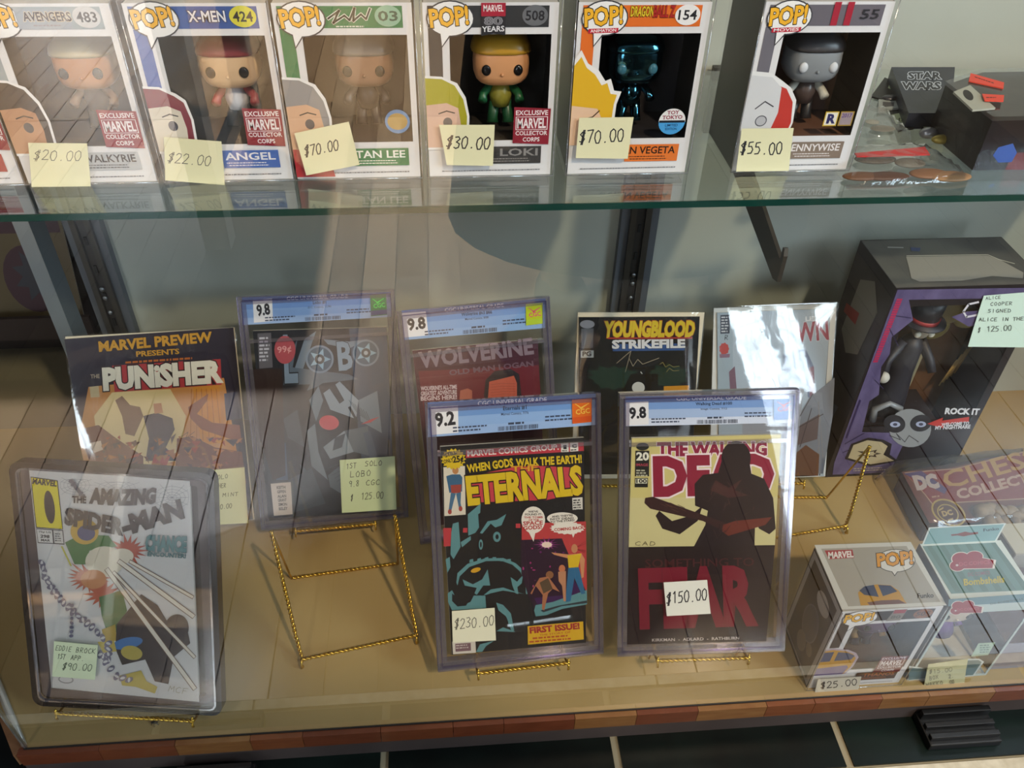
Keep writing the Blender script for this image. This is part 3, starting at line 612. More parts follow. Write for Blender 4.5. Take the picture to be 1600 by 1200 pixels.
def std_label(c, q, grade, title, sub, gsq, hdr=True, blues=('#2f62b0', '#6f9ad2', '#a9c3e6', '#cfdcf0')):
    """c crop fn, q=(TL,TR,BR,BL) in crop coords, gsq the white grade square"""
    def f(P):
        X = lambda p: c(*p)
        def mix(t, s_): 
            a = [q[0][k] + (q[3][k] - q[0][k]) * t for k in (0, 1)]; b = [q[1][k] + (q[2][k] - q[1][k]) * t for k in (0, 1)]; return (a[0] + (b[0] - a[0]) * s_, a[1] + (b[1] - a[1]) * s_)
        P.poly([X(p) for p in q], blues[3])
        for k, (t0, t1) in enumerate(((0, .20), (.20, .45), (.45, .75))): P.poly([X(mix(t0, 0)), X(mix(t0, 1)), X(mix(t1, 1)), X(mix(t1, 0))], blues[k])
        P.poly([X(p) for p in gsq], '#edeaea')
        g = gsq; h = (g[3][1] - g[0][1])
        P.text(grade, X((g[3][0] + h * .17, g[3][1] - h * .30)), X((g[2][0] - h * .12, g[2][1] - h * .30)), X((0, h))[1] * .46 - c(0, 0)[1] * .46, '#24242c', .04)
        u = lambda a, b: X(mix(b, a)); hh = (c(*q[3])[1] - c(*q[0])[1])
        P.text('CGC UNIVERSAL GRADE', u(.30, .165), u(.71, .165), hh * .12, '#dfe8f8', .02)
        tw = .0063 * len(title); sw_ = .0043 * len(sub); P.text(title, u(.52 - tw, .37), u(.52 + tw, .37), hh * .13, '#1c2436', .02); P.text(sub, u(.52 - sw_, .52), u(.52 + sw_, .52), hh * .085, '#2c3650', .01)
        P.bars([u(.42, .84), u(.66, .84), u(.66, .97), u(.42, .97)], 34, '#3c4456'); P.micro(u(.48, .80), u(.60, .80), hh * .06, '#3c4456', 1)
        for k in range(2): P.micro(u(.15, .80 + .1 * k), u(.36, .80 + .1 * k), hh * .045, '#37415a', 1, seed=k); P.micro(u(.70, .66 + .11 * k), u(.87, .66 + .11 * k), hh * .045, '#37415a', 1, seed=k + 5)
    return f
def holo(c, q, a, b, col='#e8b040', txt='CGC'):
    def f(P):
        X = lambda p: c(*p); P.poly([X(p) for p in q], a); mid = lambda t: ((q[0][0] + (q[3][0] - q[0][0]) * t, q[0][1] + (q[3][1] - q[0][1]) * t), (q[1][0] + (q[2][0] - q[1][0]) * t, q[1][1] + (q[2][1] - q[1][1]) * t))
        l, r = mid(.74); l2, r2 = mid(.97); P.poly([X(l), X(r), X(r2), X(l2)], b); l3, r3 = mid(.62)
        h = (c(*q[3])[1] - c(*q[0])[1]); w_ = (c(*q[1])[0] - c(*q[0])[0])
        cx, cy = X(((q[0][0] + q[1][0]) / 2, (q[0][1] * .72 + q[3][1] * .28))); 
        for k in range(3): P.line([(cx - w_ * (.34 - .1 * k), cy - h * (.1 - .05 * k)), (cx - w_ * .05, cy + h * (.05 + .03 * k)), (cx + w_ * (.34 - .1 * k), cy - h * (.12 - .05 * k))], h * .03, col)
        P.text(txt, (X(l3)[0] + w_ * .2, X(l3)[1]), (X(r3)[0] - w_ * .1, X(r3)[1]), h * .2, col, .02)
    return f

# ---- front right slab: yellow and brown cover
M_WD = pose(0.2939, 0.5549, -0.9179, -0.0605, 0.4790, 0.0308); c = crop(930, 590, 2.5)
def cov_wd(P, c=c):
    P.poly([c(*p) for p in ((143, 237), (726, 222), (702, 655), (131, 663))], '#cfc07a'); P.poly([c(*p) for p in ((136, 470), (712, 465), (702, 655), (131, 663))], '#cfc38c')
    P.poly([c(*p) for p in ((131, 662), (702, 654), (668, 1030), (122, 1043))], '#241617')
    P.text('THE WALKING', c(245, 305), c(668, 303), 20, '#8e2440', .05, '#efdcdc', .05)
    P.text('DEAD', c(238, 455), c(690, 444), 55, '#8e2038', .06, '#efdcdc', .035)
    # plain dark standing figure, back-lit
    P.ell(*c(550, 315), 23, 27, '#261a1c'); P.poly([c(*p) for p in ((497, 315), (600, 315), (610, 375), (660, 395), (695, 470), (705, 590), (680, 612), (640, 590), (625, 560), (622, 656), (385, 660), (430, 575), (440, 520), (390, 500), (388, 415), (420, 380), (480, 372))], '#271a1c')
    P.poly([c(*p) for p in ((400, 560), (330, 612), (262, 590), (236, 540), (250, 520), (300, 560), (370, 540), (420, 500))], '#2a1b1c'); P.poly([c(*p) for p in ((195, 470), (225, 465), (515, 570), (505, 600), (420, 560), (215, 512), (192, 490))], '#3a2120'); P.poly([c(*p) for p in ((500, 575), (545, 560), (690, 545), (665, 575), (580, 600), (520, 618), (495, 600))], '#6a2c22')
    P.poly([c(*p) for p in ((470, 400), (520, 430), (575, 395), (545, 440), (600, 460), (520, 470), (450, 440))], '#452626')
    rd = random.Random(8)
    for _ in range(26): x, y = rd.uniform(455, 660), rd.uniform(405, 600); P.line([c(x, y), c(x + rd.uniform(-28, 28), y + rd.uniform(12, 34))], rd.uniform(.6, 1.6), rd.choice(('#3a2526', '#4a2b29', '#1b1213')))
    for _ in range(8): x, y = rd.uniform(250, 330), rd.uniform(480, 520); P.line([c(x, y), c(x + 26, y + 12)], .8, '#5a3a30')
    P.ell(*c(185, 269), 10, 6, '#2b2b28'); P.poly([c(*p) for p in ((157, 285), (211, 285), (210, 385), (155, 385))], '#24231f'); P.text('20', c(162, 322), c(208, 322), 12, '#e6e2cf', .04); P.text('IMAGE', c(160, 345), c(206, 345), 4, '#b04050', .02); P.micro(c(160, 365), c(206, 365), 2.2, '#b9b49c', 3, 1.8)
    P.poly([c(*p) for p in ((155, 392), (206, 391), (205, 428), (154, 428))], '#20201c'); P.poly([c(*p) for p in ((158, 395), (203, 394), (202, 413), (157, 413))], '#dcd8c0'); P.text('100', c(161, 411), c(200, 411), 6, '#1c1c1a', .03)
    P.text('SOMETHING TO', c(195, 742), c(620, 735), 13, '#4a2022', .01); P.text('FEAR', c(183, 968), c(618, 955), 84, '#78162a', .05)
    P.text('KIRKMAN  -  ADLARD  -  RATHBURN', c(222, 1030), c(562, 1022), 4.5, '#c9bdb8', .01)
    P.hand('CAD', c(155, 655), c(235, 655), 6, '#4a4030', .7)
slab(M_WD, std_label(c, ((118, 74), (782, 62), (782, 176), (120, 190)), '9.8', 'Walking Dead #100', 'Image Comics, 7/12', ((120, 97), (208, 93), (209, 183), (121, 187)), blues=('#3f68ac', '#7a9cd0', '#a8bddf', '#d5dcec')), cov_wd,
     'slabbed comic with yellow top, dark figure and a $150.00 note, front row right', coverq=[c(143, 237), c(726, 222), c(668, 1030), c(122, 1043)], holo=holo(c, ((697, 78), (776, 72), (774, 160), (696, 165)), '#5a86c8', '#4a76c0', '#d05a70'))
easel(M_WD, .2, 'gold wire easel holding the yellow and dark slabbed comic')
note([c(267, 800), c(437, 790), c(449, 918), c(278, 927)], [('$150.00', c(278, 883), c(434, 866), 17)], 'white note reading $150.00 stuck on the dark lower cover', M=M_WD, yoff=-.0066, w=1.7, ink='#28242a', col='#e6e2d6', cat_grp='notes on the lower comics')

# ---- front centre slab: black, red and yellow cover
M_ET = pose(0.0761, 0.5646, -0.9306, 0.1033, 0.5301, -0.0447); c2 = crop(630, 590, 2.5)
def cov_et(P, c=c2):
    k = crop(670, 760, 4.137)
    Y = '#d6b41e'; TE = '#5c8a8c'
    P.poly([c(*p) for p in ((245, 282), (705, 253), (706, 286), (245, 314))], '#b83440'); P.text('MARVEL COMICS GROUP.', c(252, 308), c(607, 281), 8.5, '#e4d6cc', .03)
    P.poly([c(*p) for p in ((616, 257), (646, 255), (647, 290), (617, 291))], '#ddd8cc'); P.poly([c(*p) for p in ((651, 255), (683, 253), (684, 287), (652, 289))], '#ddd8cc'); P.text('1', c(628, 279), c(636, 279), 6, '#28242a', .03); P.text('C', c(660, 274), c(677, 273), 5, '#28242a', .05); P.micro(c(620, 288), c(644, 287), 1.6, '#28242a', 1); P.micro(c(654, 285), c(682, 283), 1.6, '#28242a', 1)
    P.poly([c(*p) for p in ((157, 350), (241, 345), (244, 535), (161, 541))], '#d8cdb8')
    # small plain figure
    P.ell(*c(204, 362), 5, 6, '#b9804e'); P.poly([c(*p) for p in ((168, 385), (190, 378), (222, 378), (231, 390), (230, 445), (180, 450))], '#38607e'); P.poly([c(*p) for p in ((185, 420), (228, 417), (225, 450), (188, 452))], '#9a4238'); P.poly([c(*p) for p in ((186, 450), (206, 452), (198, 480), (186, 528), (176, 528))], '#466a86'); P.poly([c(*p) for p in ((206, 452), (226, 448), (224, 490), (230, 514), (219, 516), (212, 482))], '#466a86'); P.ell(*c(182, 524), 3, 4, '#a04038'); P.ell(*c(224, 512), 3, 4, '#a04038')
    P.burst(*c(196, 318), 20, 17, Y, 18, .82); P.text('STILL', c(166, 312), c(210, 296), 6, '#1c1818', .03); P.text('ONLY', c(160, 336), c(196, 328), 6, '#1c1818', .03); P.text('25¢', c(196, 338), c(236, 334), 12, '#1c1818', .04)
    P.text('WHEN GODS', c(253, 371), c(430, 345), 12, Y, .04, '#241412', .03); P.text('WALK THE EARTH!', c(443, 348), c(697, 332), 12, Y, .04, '#241412', .03)
    P.poly([c(*p) for p in ((262, 384), (430, 350), (530, 345), (697, 352), (690, 450), (560, 478), (258, 488))], '#c03c44'); P.text('THE', c(424, 368), c(524, 363), 8.5, '#d79a28', .03, '#8e2020', .02)
    P.text('ETERNALS', c(257, 495), c(700, 452), 42, Y, .05, '#2a1414', .035)
    P.poly([c(*p) for p in ((660, 470), (700, 467), (701, 514), (662, 517))], '#d4cdc0'); P.micro(c(664, 482), c(698, 480), 2, '#2a2626', 6, 1.9)
    # teal machinery-like shapes on black: plain stand-in artwork
    P.poly([k(*p) for p in ((93, 268), (146, 268), (140, 385), (97, 388))], '#b8383e'); P.poly([k(*p) for p in ((222, 268), (250, 268), (248, 298), (220, 298))], '#b8383e'); P.poly([k(*p) for p in ((562, 240), (592, 240), (592, 268), (562, 268))], '#b8383e')
    for pts in ([(252, 180), (335, 110), (332, 170), (318, 180), (325, 265), (300, 300), (255, 318)], [(155, 240), (192, 230), (196, 280), (205, 390), (160, 470), (140, 440), (145, 300)], [(205, 360), (270, 320), (272, 345), (215, 392)],
                [(330, 300), (380, 225), (440, 215), (500, 178), (470, 250), (430, 265), (400, 240), (345, 305)], [(108, 470), (135, 455), (140, 520), (120, 560)], [(185, 560), (250, 500), (360, 465), (480, 462), (560, 495), (610, 540), (640, 610), (642, 695), (628, 695), (622, 615), (590, 550), (540, 505), (470, 480), (370, 482), (262, 520), (200, 580), (185, 640), (178, 620)],
                [(218, 600), (285, 632), (345, 600), (380, 535), (396, 640), (352, 640), (310, 700), (295, 690), (310, 655), (232, 640)], [(528, 585), (570, 615), (610, 570), (600, 625), (572, 650), (578, 695), (560, 690), (540, 640)], [(355, 700), (400, 665), (480, 652), (560, 680), (620, 695), (480, 672), (400, 690), (372, 700)],
                [(122, 690), (150, 670), (175, 720), (215, 770), (270, 745), (290, 705), (365, 705), (370, 785), (150, 800), (125, 750)], [(435, 750), (480, 765), (530, 820), (552, 930), (535, 938), (500, 840), (450, 800)], [(435, 935), (480, 910), (562, 940)], [(305, 1070), (330, 1020), (425, 995), (370, 1030), (345, 1068)]): P.poly([k(*p) for p in pts], TE)
    P.poly([k(*p) for p in ((150, 690), (180, 715), (222, 755), (262, 735), (240, 770), (185, 775), (150, 740))], '#17161a'); P.ell(*k(336, 375), 3.2, 8, TE); P.ell(*k(336, 375), 1.5, 4.5, '#17161a'); P.ell(*k(440, 325), 6, 8, TE); P.ell(*k(441, 325), 2.5, 4, '#17161a'); P.ell(*k(303, 540), 8, 3.5, '#d09a20', -.3)
    for a in (262, 312, 360, 410, 460, 505): P.poly([k(*p) for p in ((a, 475 + abs(a - 400) * .13), (a + 26, 472 + abs(a - 380) * .13), (a + 24, 452 + abs(a - 380) * .13), (a + 2, 455 + abs(a - 400) * .13))], TE)
    # right-hand scene: red sky, purple space, plain figures on a slab of rock
    P.poly([k(*p) for p in ((600, 240), (1015, 225), (1022, 690), (905, 450), (860, 335), (600, 345))], '#b83c3c'); P.poly([k(*p) for p in ((592, 345), (858, 335), (905, 440), (1022, 690), (1020, 740), (690, 800), (640, 700), (598, 560))], '#2c1226'); P.poly([k(*p) for p in ((900, 560), (1000, 690), (960, 730), (700, 760), (680, 720), (880, 700))], '#3d1a4a')
    P.burst(*k(760, 375), 26, 13, '#7a2464', 14, .35, .4); P.burst(*k(762, 375), 12, 7, '#c070a8', 10, .6, .2); P.ell(*k(762, 376), 8, 4.5, '#e8cdb8'); 
    rd = random.Random(4)
    for _ in range(16): P.ell(*k(rd.uniform(605, 870), rd.uniform(370, 660)), rd.uniform(.8, 3), rd.uniform(.8, 2.6), rd.choice(('#a02c6a', '#c04070', '#6a2060')), n=9)
    for _ in range(9): a_ = rd.uniform(-.3, 1.8); P.line([k(940, 400), k(940 + math.cos(a_) * 75, 400 - 20 + math.sin(a_) * 110)], .5, '#7a2026')
    P.poly([k(*p) for p in ((680, 800), (690, 765), (800, 745), (1020, 668), (1022, 760), (860, 790), (760, 830), (690, 838))], TE); P.poly([k(*p) for p in ((720, 800), (830, 770), (1020, 735), (1022, 752), (860, 772), (740, 812))], '#2a3036')
    P.poly([k(*p) for p in ((790, 425), (900, 438), (985, 430), (1008, 470), (1000, 585), (985, 590), (975, 480), (905, 465), (810, 440))], '#c8875c'); P.poly([k(*p) for p in ((895, 445), (985, 432), (965, 520), (903, 525))], '#d6b022'); P.ell(*k(940, 400), 5, 7, '#c08058')
    P.poly([k(*p) for p in ((900, 525), (968, 520), (1010, 690), (985, 695), (940, 590), (915, 740), (882, 745))], '#2f6488'); P.ell(*k(780, 570), 6, 6, '#8a5a38'); P.poly([k(*p) for p in ((655, 690), (715, 590), (770, 580), (845, 680), (800, 660), (770, 690), (745, 800), (730, 790), (735, 700), (690, 640), (665, 695))], '#a86a48'); P.poly([k(*p) for p in ((715, 620), (770, 590), (800, 660), (740, 690))], '#5a4632')
    P.ell(*k(860, 530), 5, 6, '#c4744c'); P.poly([k(*p) for p in ((835, 550), (885, 545), (885, 740), (870, 740), (860, 640), (838, 610))], '#b9805c')
    P.ell(*k(674, 215), 18.5, 21, '#e6dccd'); P.poly([k(*p) for p in ((640, 285), (690, 285), (676, 355))], '#e6dccd'); P.ell(*k(862, 205), 24, 9.5, '#e6dccd'); P.burst(*k(895, 268), 28, 10, '#e6dccd', 18, .86); P.poly([k(*p) for p in ((915, 285), (950, 285), (932, 330))], '#e6dccd')
    for t, a, b, h, col in (("WE'VE", (642, 168), (705, 166), 3, '#2a2020'), ('FOUND IT-', (622, 186), (732, 184), 3, '#2a2020'), ('THE TOMB', (615, 205), (735, 203), 3, '#b02828'), ('OF THE', (645, 222), (710, 220), 3, '#b02828'), ('SPACE', (610, 250), (735, 244), 6, '#b02828'), ('GODS!', (612, 280), (728, 272), 6, '#b02828'),
                            ("AND THEY'RE", (795, 200), (930, 190), 3, '#2a2020'), ('NOT DEAD', (785, 217), (935, 208), 3, '#2a2020'), ('TO THE STARS!', (785, 234), (940, 222), 3, '#2a2020'), ('COMING BACK', (810, 288), (1000, 272), 4.5, '#b02828')): P.text(t, k(*a), k(*b), h, col, .03)
    P.poly([k(*p) for p in ((634, 898), (1000, 866), (1004, 990), (636, 1026))], '#2a1c14'); P.poly([k(*p) for p in ((638, 901), (996, 870), (1000, 986), (640, 1020))], '#d6a81e'); P.text('FIRST ISSUE!', k(655, 947), k(972, 917), 9, '#a0282c', .05); P.text('THE STORY OF', k(715, 965), k(915, 945), 3, '#b04a24', .01); P.micro(k(670, 985), k(960, 962), 2.6, '#b04a24', 1); P.micro(k(648, 1008), k(990, 980), 2.6, '#b04a24', 1)
    P.poly([k(*p) for p in ((150, 1000), (300, 990), (304, 1072), (156, 1082))], '#d5cabb'); P.poly([k(*p) for p in ((170, 1015), (270, 1008), (272, 1058), (172, 1066))], '#7a5a60'); P.micro(k(175, 1030), k(268, 1024), 1.8, '#c8b8b0', 2, 2.2)
slab(M_ET, std_label(c2, ((95, 98), (752, 62), (750, 185), (96, 233)), '9.2', 'Eternals #1', 'Marvel Comics, 7/76', ((108, 114), (214, 108), (216, 215), (112, 224)), blues=('#2c5aa0', '#6e96cc', '#8fb0dc', '#9ab6de')), cov_et,
     'slabbed comic with black, red and yellow cover and a $230.00 note, front row centre', coverq=[c2(145, 270), c2(706, 234), c2(714, 1035), c2(190, 1083)], holo=holo(c2, ((658, 85), (736, 79), (736, 172), (660, 180)), '#e0702a', '#d85a28', '#f0c050'))
easel(M_ET, .2, 'gold wire easel holding the black and red slabbed comic')
note([c2(190, 912), c2(357, 899), c2(361, 1022), c2(193, 1032)], [('$230.00', c2(200, 980), c2(352, 966), 15)], 'cream note reading $230.00 on the black cover', M=M_ET, yoff=-.0066, w=1.1, ink='#4a4640', col='#dfd9be', cat_grp='notes on the lower comics')

# ---- back row slab: blue-grey cover
M_LO = pose(-0.1662, 0.8048, -0.9387, 0.0928, 0.4604, -0.0295); c3 = crop(340, 420, 2.727)
def cov_lo(P, c=c3):
    A = ['#39434f', '#55626f', '#707e8c', '#8a98a6', '#262b33', '#1d2027']
    P.poly([c(*p) for p in ((150, 265), (720, 248), (757, 1038), (215, 1062))], A[5]); P.poly([c(*p) for p in ((560, 255), (720, 250), (755, 1030), (640, 1040), (600, 700))], '#39475c')
    for pts, cc in (([(450, 530), (520, 480), (600, 560), (590, 640), (480, 600)], A[3]), ([(600, 560), (680, 520), (700, 700), (610, 650)], A[2]), ([(450, 760), (540, 690), (580, 780), (480, 810)], A[3]), ([(540, 690), (640, 670), (660, 800), (580, 780)], A[1]),
                    ([(390, 560), (430, 500), (450, 560), (420, 650)], A[2]), ([(380, 690), (415, 660), (430, 780), (470, 900), (400, 840)], A[2]), ([(280, 640), (340, 600), (370, 760), (300, 720)], A[0]), ([(470, 880), (520, 840), (530, 960), (480, 930)], A[1]),
                    ([(330, 420), (370, 300), (420, 265), (380, 380), (350, 470)], A[2]), ([(280, 495), (300, 380), (340, 300), (320, 420), (560, 450), (600, 470), (400, 492)], A[1]), ([(450, 300), (560, 310), (640, 300), (560, 340), (470, 322)], A[2]), ([(300, 900), (400, 850), (460, 1000), (320, 1040)], A[0]), ([(240, 780), (290, 740), (300, 900), (250, 900)], '#3a4c66')): P.poly([c(*p) for p in pts], cc)
    for pts, cc in (([(470, 500), (500, 490), (540, 560), (520, 575)], A[4]), ([(555, 590), (565, 585), (600, 650), (592, 655)], A[4]), ([(500, 720), (545, 700), (530, 760), (490, 775)], A[0]), ([(380, 520), (400, 480), (470, 470), (430, 500)], A[1]),
                    ([(620, 700), (650, 690), (690, 830), (660, 850)], '#4a586c'), ([(350, 830), (380, 860), (420, 960), (380, 930)], A[0]), ([(640, 300), (700, 300), (715, 480), (660, 500)], '#33465e')): P.poly([c(*p) for p in pts], cc)
    for i in range(7): P.line([c(560 + i * 12, 560 + i * 8), c(600 + i * 9, 620 + i * 6)], .8, A[0]); P.line([c(470 + i * 10, 850 + i * 14), c(520 + i * 4, 830 + i * 14)], .7, A[0])
    for cx, cy, rr in ((435, 385, 22), (632, 358, 21)):
        P.ell(*c(cx, cy), rr, rr, '#6f8296'); P.ell(*c(cx, cy), rr * .86, rr * .86, '#2f4b62'); P.burst(*c(cx, cy), rr * .8, rr * .8, '#7fa4bc', 5, .45); P.ell(*c(cx, cy), rr * .35, rr * .35, '#33383f'); P.ell(*c(cx, cy), rr * .16, rr * .16, '#98a6b2')
    P.text('L', c(290, 480), c(340, 478), 70, '#76889a', .03, '#20242a', .02); P.text('B', c(520, 430), c(575, 425), 42, '#7d90a2', .03, '#20242a', .02)
    P.ell(*c(475, 655), 15.5, 11.5, '#c8505a', .1); P.poly([c(*p) for p in ((610, 662), (655, 640), (690, 630), (650, 655))], '#b04a50')
    P.ell(*c(287, 345), 16.5, 22, '#a84a52'); P.text('99¢', c(258, 365), c(315, 358), 12, '#d99a98', .02); P.poly([c(*p) for p in ((170, 275), (228, 272), (235, 420), (178, 425))], '#5c5a60'); P.micro(c(178, 300), c(225, 298), 3, '#bcbcc4', 7, 1.9)
    P.poly([c(*p) for p in ((120, 428), (275, 425), (290, 880), (235, 900), (175, 700))], '#2a1b18'); P.poly([c(*p) for p in ((226, 915), (312, 908), (320, 1045), (240, 1052))], '#d8d0cb')
    for t, y in (('KEITH', 938), ('GIFFEN', 956), ('ALAN', 975), ('GRANT', 992), ('SIMON', 1010), ('BISLEY', 1028)): P.text(t, c(252 + (y - 930) * .1, y), c(288 + (y - 930) * .1, y - 2), 4.5, '#2c2828', .03)
slab(M_LO, std_label(c3, ((103, 122), (738, 98), (740, 205), (108, 240)), '9.8', 'Lobo #1', 'D.C. Comics, 11/90', ((150, 132), (232, 126), (236, 222), (155, 230)), blues=('#3a5ea6', '#6f92cc', '#86a6d6', '#9db6dc')), cov_lo,
     'slabbed comic with slate-blue cover and a red oval, behind the empty easel', coverq=[c3(150, 265), c3(720, 248), c3(757, 1038), c3(215, 1062)], holo=holo(c3, ((650, 112), (718, 106), (722, 195), (654, 202)), '#2c7a48', '#3a4a80', '#50e060'))
easel(M_LO, .2, 'gold wire easel under the slate-blue slabbed comic')
note([c3(520, 815), c3(755, 798), c3(762, 1022), c3(530, 1037)], [('1ST', c3(548, 852), c3(590, 849), 8), ('SOLO', c3(628, 842), c3(700, 836), 8), ('LOBO', c3(565, 888), c3(652, 880), 9), ('9.8', c3(560, 928), c3(602, 925), 9), ('CGC', c3(632, 922), c3(690, 918), 8), ('$', c3(568, 985), c3(582, 984), 9), ('125.00', c3(612, 980), c3(705, 974), 10)],
     'pale green note with five handwritten lines on the slate-blue comic', M=M_LO, yoff=-.0066, w=.9, ink='#555c50', col='#cfe0b4', cat_grp='notes on the lower comics')

# ---- back row slab: maroon cover
M_WO = pose(0.0528, 0.7787, -0.9441, 0.1727, 0.4538, -0.0275); c4 = crop(600, 440, 4.287)
def cov_wo(P, c=c4):
    P.poly([c(*p) for p in ((190, 462), (1030, 385), (1085, 1500), (330, 1640))], '#451a28'); P.poly([c(*p) for p in ((230, 600), (1035, 560), (1060, 900), (280, 960))], '#6a1f2a')
    P.text('WOLVERINE', c(248, 578), c(1000, 482), 24, '#84727c', .04); P.text('OLD MAN LOGAN', c(440, 628), c(1000, 565), 8, '#6e5460', .03)
    for t, y in (("WOLVERINE'S ALL-TIME", 730), ('GREATEST ADVENTURE', 765), ('BEGINS HERE!', 798)): P.text(t, c(248, y), c(488, y - 12), 6.5, '#d8c6c8', .03)
    P.poly([c(*p) for p in ((670, 760), (680, 660), (740, 600), (850, 585), (905, 620), (925, 800), (680, 830))], '#2c2226'); P.poly([c(*p) for p in ((695, 800), (705, 670), (790, 650), (870, 630), (890, 680), (890, 800))], '#bd5a44')
    for i in range(6): P.line([c(715, 690 + i * 18), c(790, 682 + i * 18), c(880, 685 + i * 17)], .5, '#8a3a34')
    P.poly([c(*p) for p in ((505, 800), (510, 730), (560, 715), (590, 730), (590, 800))], '#b06450')
slab(M_WO, std_label(c4, ((118, 195), (1082, 112), (1080, 310), (132, 392)), '9.8', 'Wolverine #v3 #66', 'Marvel Comics, 8/08', ((120, 212), (280, 200), (298, 360), (138, 375)), blues=('#2c5aa4', '#6a94cc', '#84a8d6', '#8fb0da')), cov_wo,
     'slabbed comic with maroon cover, mostly hidden behind the black and red one', coverq=[c4(190, 462), c4(1030, 385), c4(1085, 1500), c4(330, 1640)], holo=holo(c4, ((948, 150), (1062, 140), (1062, 280), (950, 293)), '#c0cc2c', '#b8d040', '#e04878'))
easel(M_WO, .2, 'gold wire easel behind the maroon slabbed comic')

# ================================================================== bagged comics
def bagged(M, W, H, q, draw, label, board='#e6dcc4', bx=.004):
    root = thing('bagged_comic', label, 'comic', M, 'comics in clear sleeves'); w_ = W / 2
    MB().box(-w_ + .002, w_ - .002, .0012, .0022, .001, H - .002, mat(board, .7)).build('backing_board', root)
    f = plane_fn(M, -.0012); qq = [f(*p) for p in q]; MB().slab([(p[0], -.0011, p[1]) for p in qq], (0, .0021, 0), mat('#d9d2c0', .7)).build('pages', root)
    C = Print(f, -.0012, .000010, .42); C.grid(q, '#1b1a1c', 1); draw(C); C.build('cover', root)
    m = MB(); N = 14; vs = []; fs = []
    rd = random.Random(int(abs(M.translation.x) * 1000))
    for j in range(N + 1):
        for i in range(N + 1):
            e = min(i, N - i, j, N - j) / N; vs.append((-w_ + W * i / N, -.0030 - .0012 * (e > 0) - .0007 * math.sin(i * .9 + j * .5 + M.translation.x * 40), H * j / N * 1.0))
    for j in range(N):
        for i in range(N): fs.append((j * (N + 1) + i, j * (N + 1) + i + 1, (j + 1) * (N + 1) + i + 1, (j + 1) * (N + 1) + i))
    m.add(vs, fs, SLEEVE, True); m.quad((-w_, .003, 0), (-w_, .003, H), (w_, .003, H), (w_, .003, 0), SLEEVE); m.build('clear_sleeve', root)
    return root
M_PU = pose(-0.3873, 0.8097, -0.9420, 0.1575, 0.4043, -0.0702); c5 = crop(0, 300, 2.857)
def cov_pu(P, c=c5):
    P.poly([c(*p) for p in ((287, 657), (1042, 605), (1120, 1460), (430, 1500))], '#2a2433'); P.poly([c(*p) for p in ((395, 870), (600, 850), (1000, 830), (1110, 1460), (440, 1500), (350, 1100))], '#c98a4a')
    P.poly([c(*p) for p in ((500, 895), (650, 885), (760, 880), (830, 1000), (800, 1200), (450, 1250), (420, 1000))], '#e3c98e'); P.poly([c(*p) for p in ((860, 870), (980, 862), (990, 1120), (900, 1130))], '#d08a32')
    for k_ in range(6): P.line([c(855 + k_ * 22, 880), c(850 + k_ * 28, 1110)], 1.2, '#a86424')
    P.text('MARVEL PREVIEW', c(445, 712), c(945, 668), 15, '#cf9a2c', .04, '#3a2418', .02); P.text('PRESENTS', c(610, 735), c(800, 722), 8, '#cf9a2c', .03); P.micro(c(560, 766), c(940, 741), 3.2, '#c06a28', 1)
    P.poly([c(*p) for p in ((500, 775), (985, 745), (990, 860), (512, 893))], '#b23a3e'); P.text('PUNiSHER', c(468, 882), c(985, 846), 32, '#e9e2cf', .06, '#2c1c1a', .04); P.text('THE', c(405, 832), c(445, 830), 6, '#b8a890', .02)
    P.poly([c(*p) for p in ((400, 870), (440, 865), (445, 915), (405, 918))], '#c9b48a')
    for pts, cc in (([(640, 1000), (700, 985), (770, 1010), (780, 1060), (740, 1140), (800, 1200), (650, 1200), (665, 1100)], '#2c2c3c'), ([(685, 945), (720, 942), (728, 985), (690, 990)], '#c08050'), ([(515, 930), (545, 910), (580, 950), (625, 960), (640, 1000), (600, 1090), (560, 1080), (545, 1000)], '#6a4630'),
                    ([(840, 960), (930, 900), (925, 930), (880, 990), (950, 1030), (1070, 1040), (1080, 1120), (900, 1060), (850, 1010)], '#8a4a2a'), ([(350, 1060), (440, 1040), (520, 1100), (640, 1180), (640, 1300), (420, 1260)], '#6e3c2c'), ([(790, 1100), (860, 1090), (960, 1140), (1080, 1160), (1100, 1300), (780, 1300)], '#7a4428'),
                    ([(1000, 900), (1060, 890), (1080, 1010), (1010, 1020)], '#39405c'), ([(690, 1170), (760, 1180), (740, 1230), (670, 1240)], '#b04030'), ([(400, 1120), (450, 1110), (460, 1150), (420, 1165)], '#e0c8b0')): P.poly([c(*p) for p in pts], cc)
    rd = random.Random(9)
    for _ in range(120): P.poly([c(*p) for p in (lambda x, y, s_: ((x, y), (x + s_ * rd.uniform(.5, 1.5), y + s_ * rd.uniform(-.6, .4)), (x + s_ * rd.uniform(.1, 1), y + s_ * rd.uniform(.4, 1))))(rd.uniform(420, 1040), rd.uniform(1090, 1250), rd.uniform(14, 40))], rd.choice(('#5c3424', '#8c5030', '#b06c38', '#3c2a2a', '#a04428')))
    P.line([c(812, 1090), c(840, 1070), c(830, 1098), c(870, 1068)], .6, '#1c1a1a')
bagged(M_PU, .212, .285, [c5(287, 657), c5(1042, 605), c5(1130, 1462), c5(430, 1500)], cov_pu, 'sleeved magazine with red banner and orange battle artwork, back left')
easel(M_PU, .2, 'gold wire easel under the orange-covered magazine')
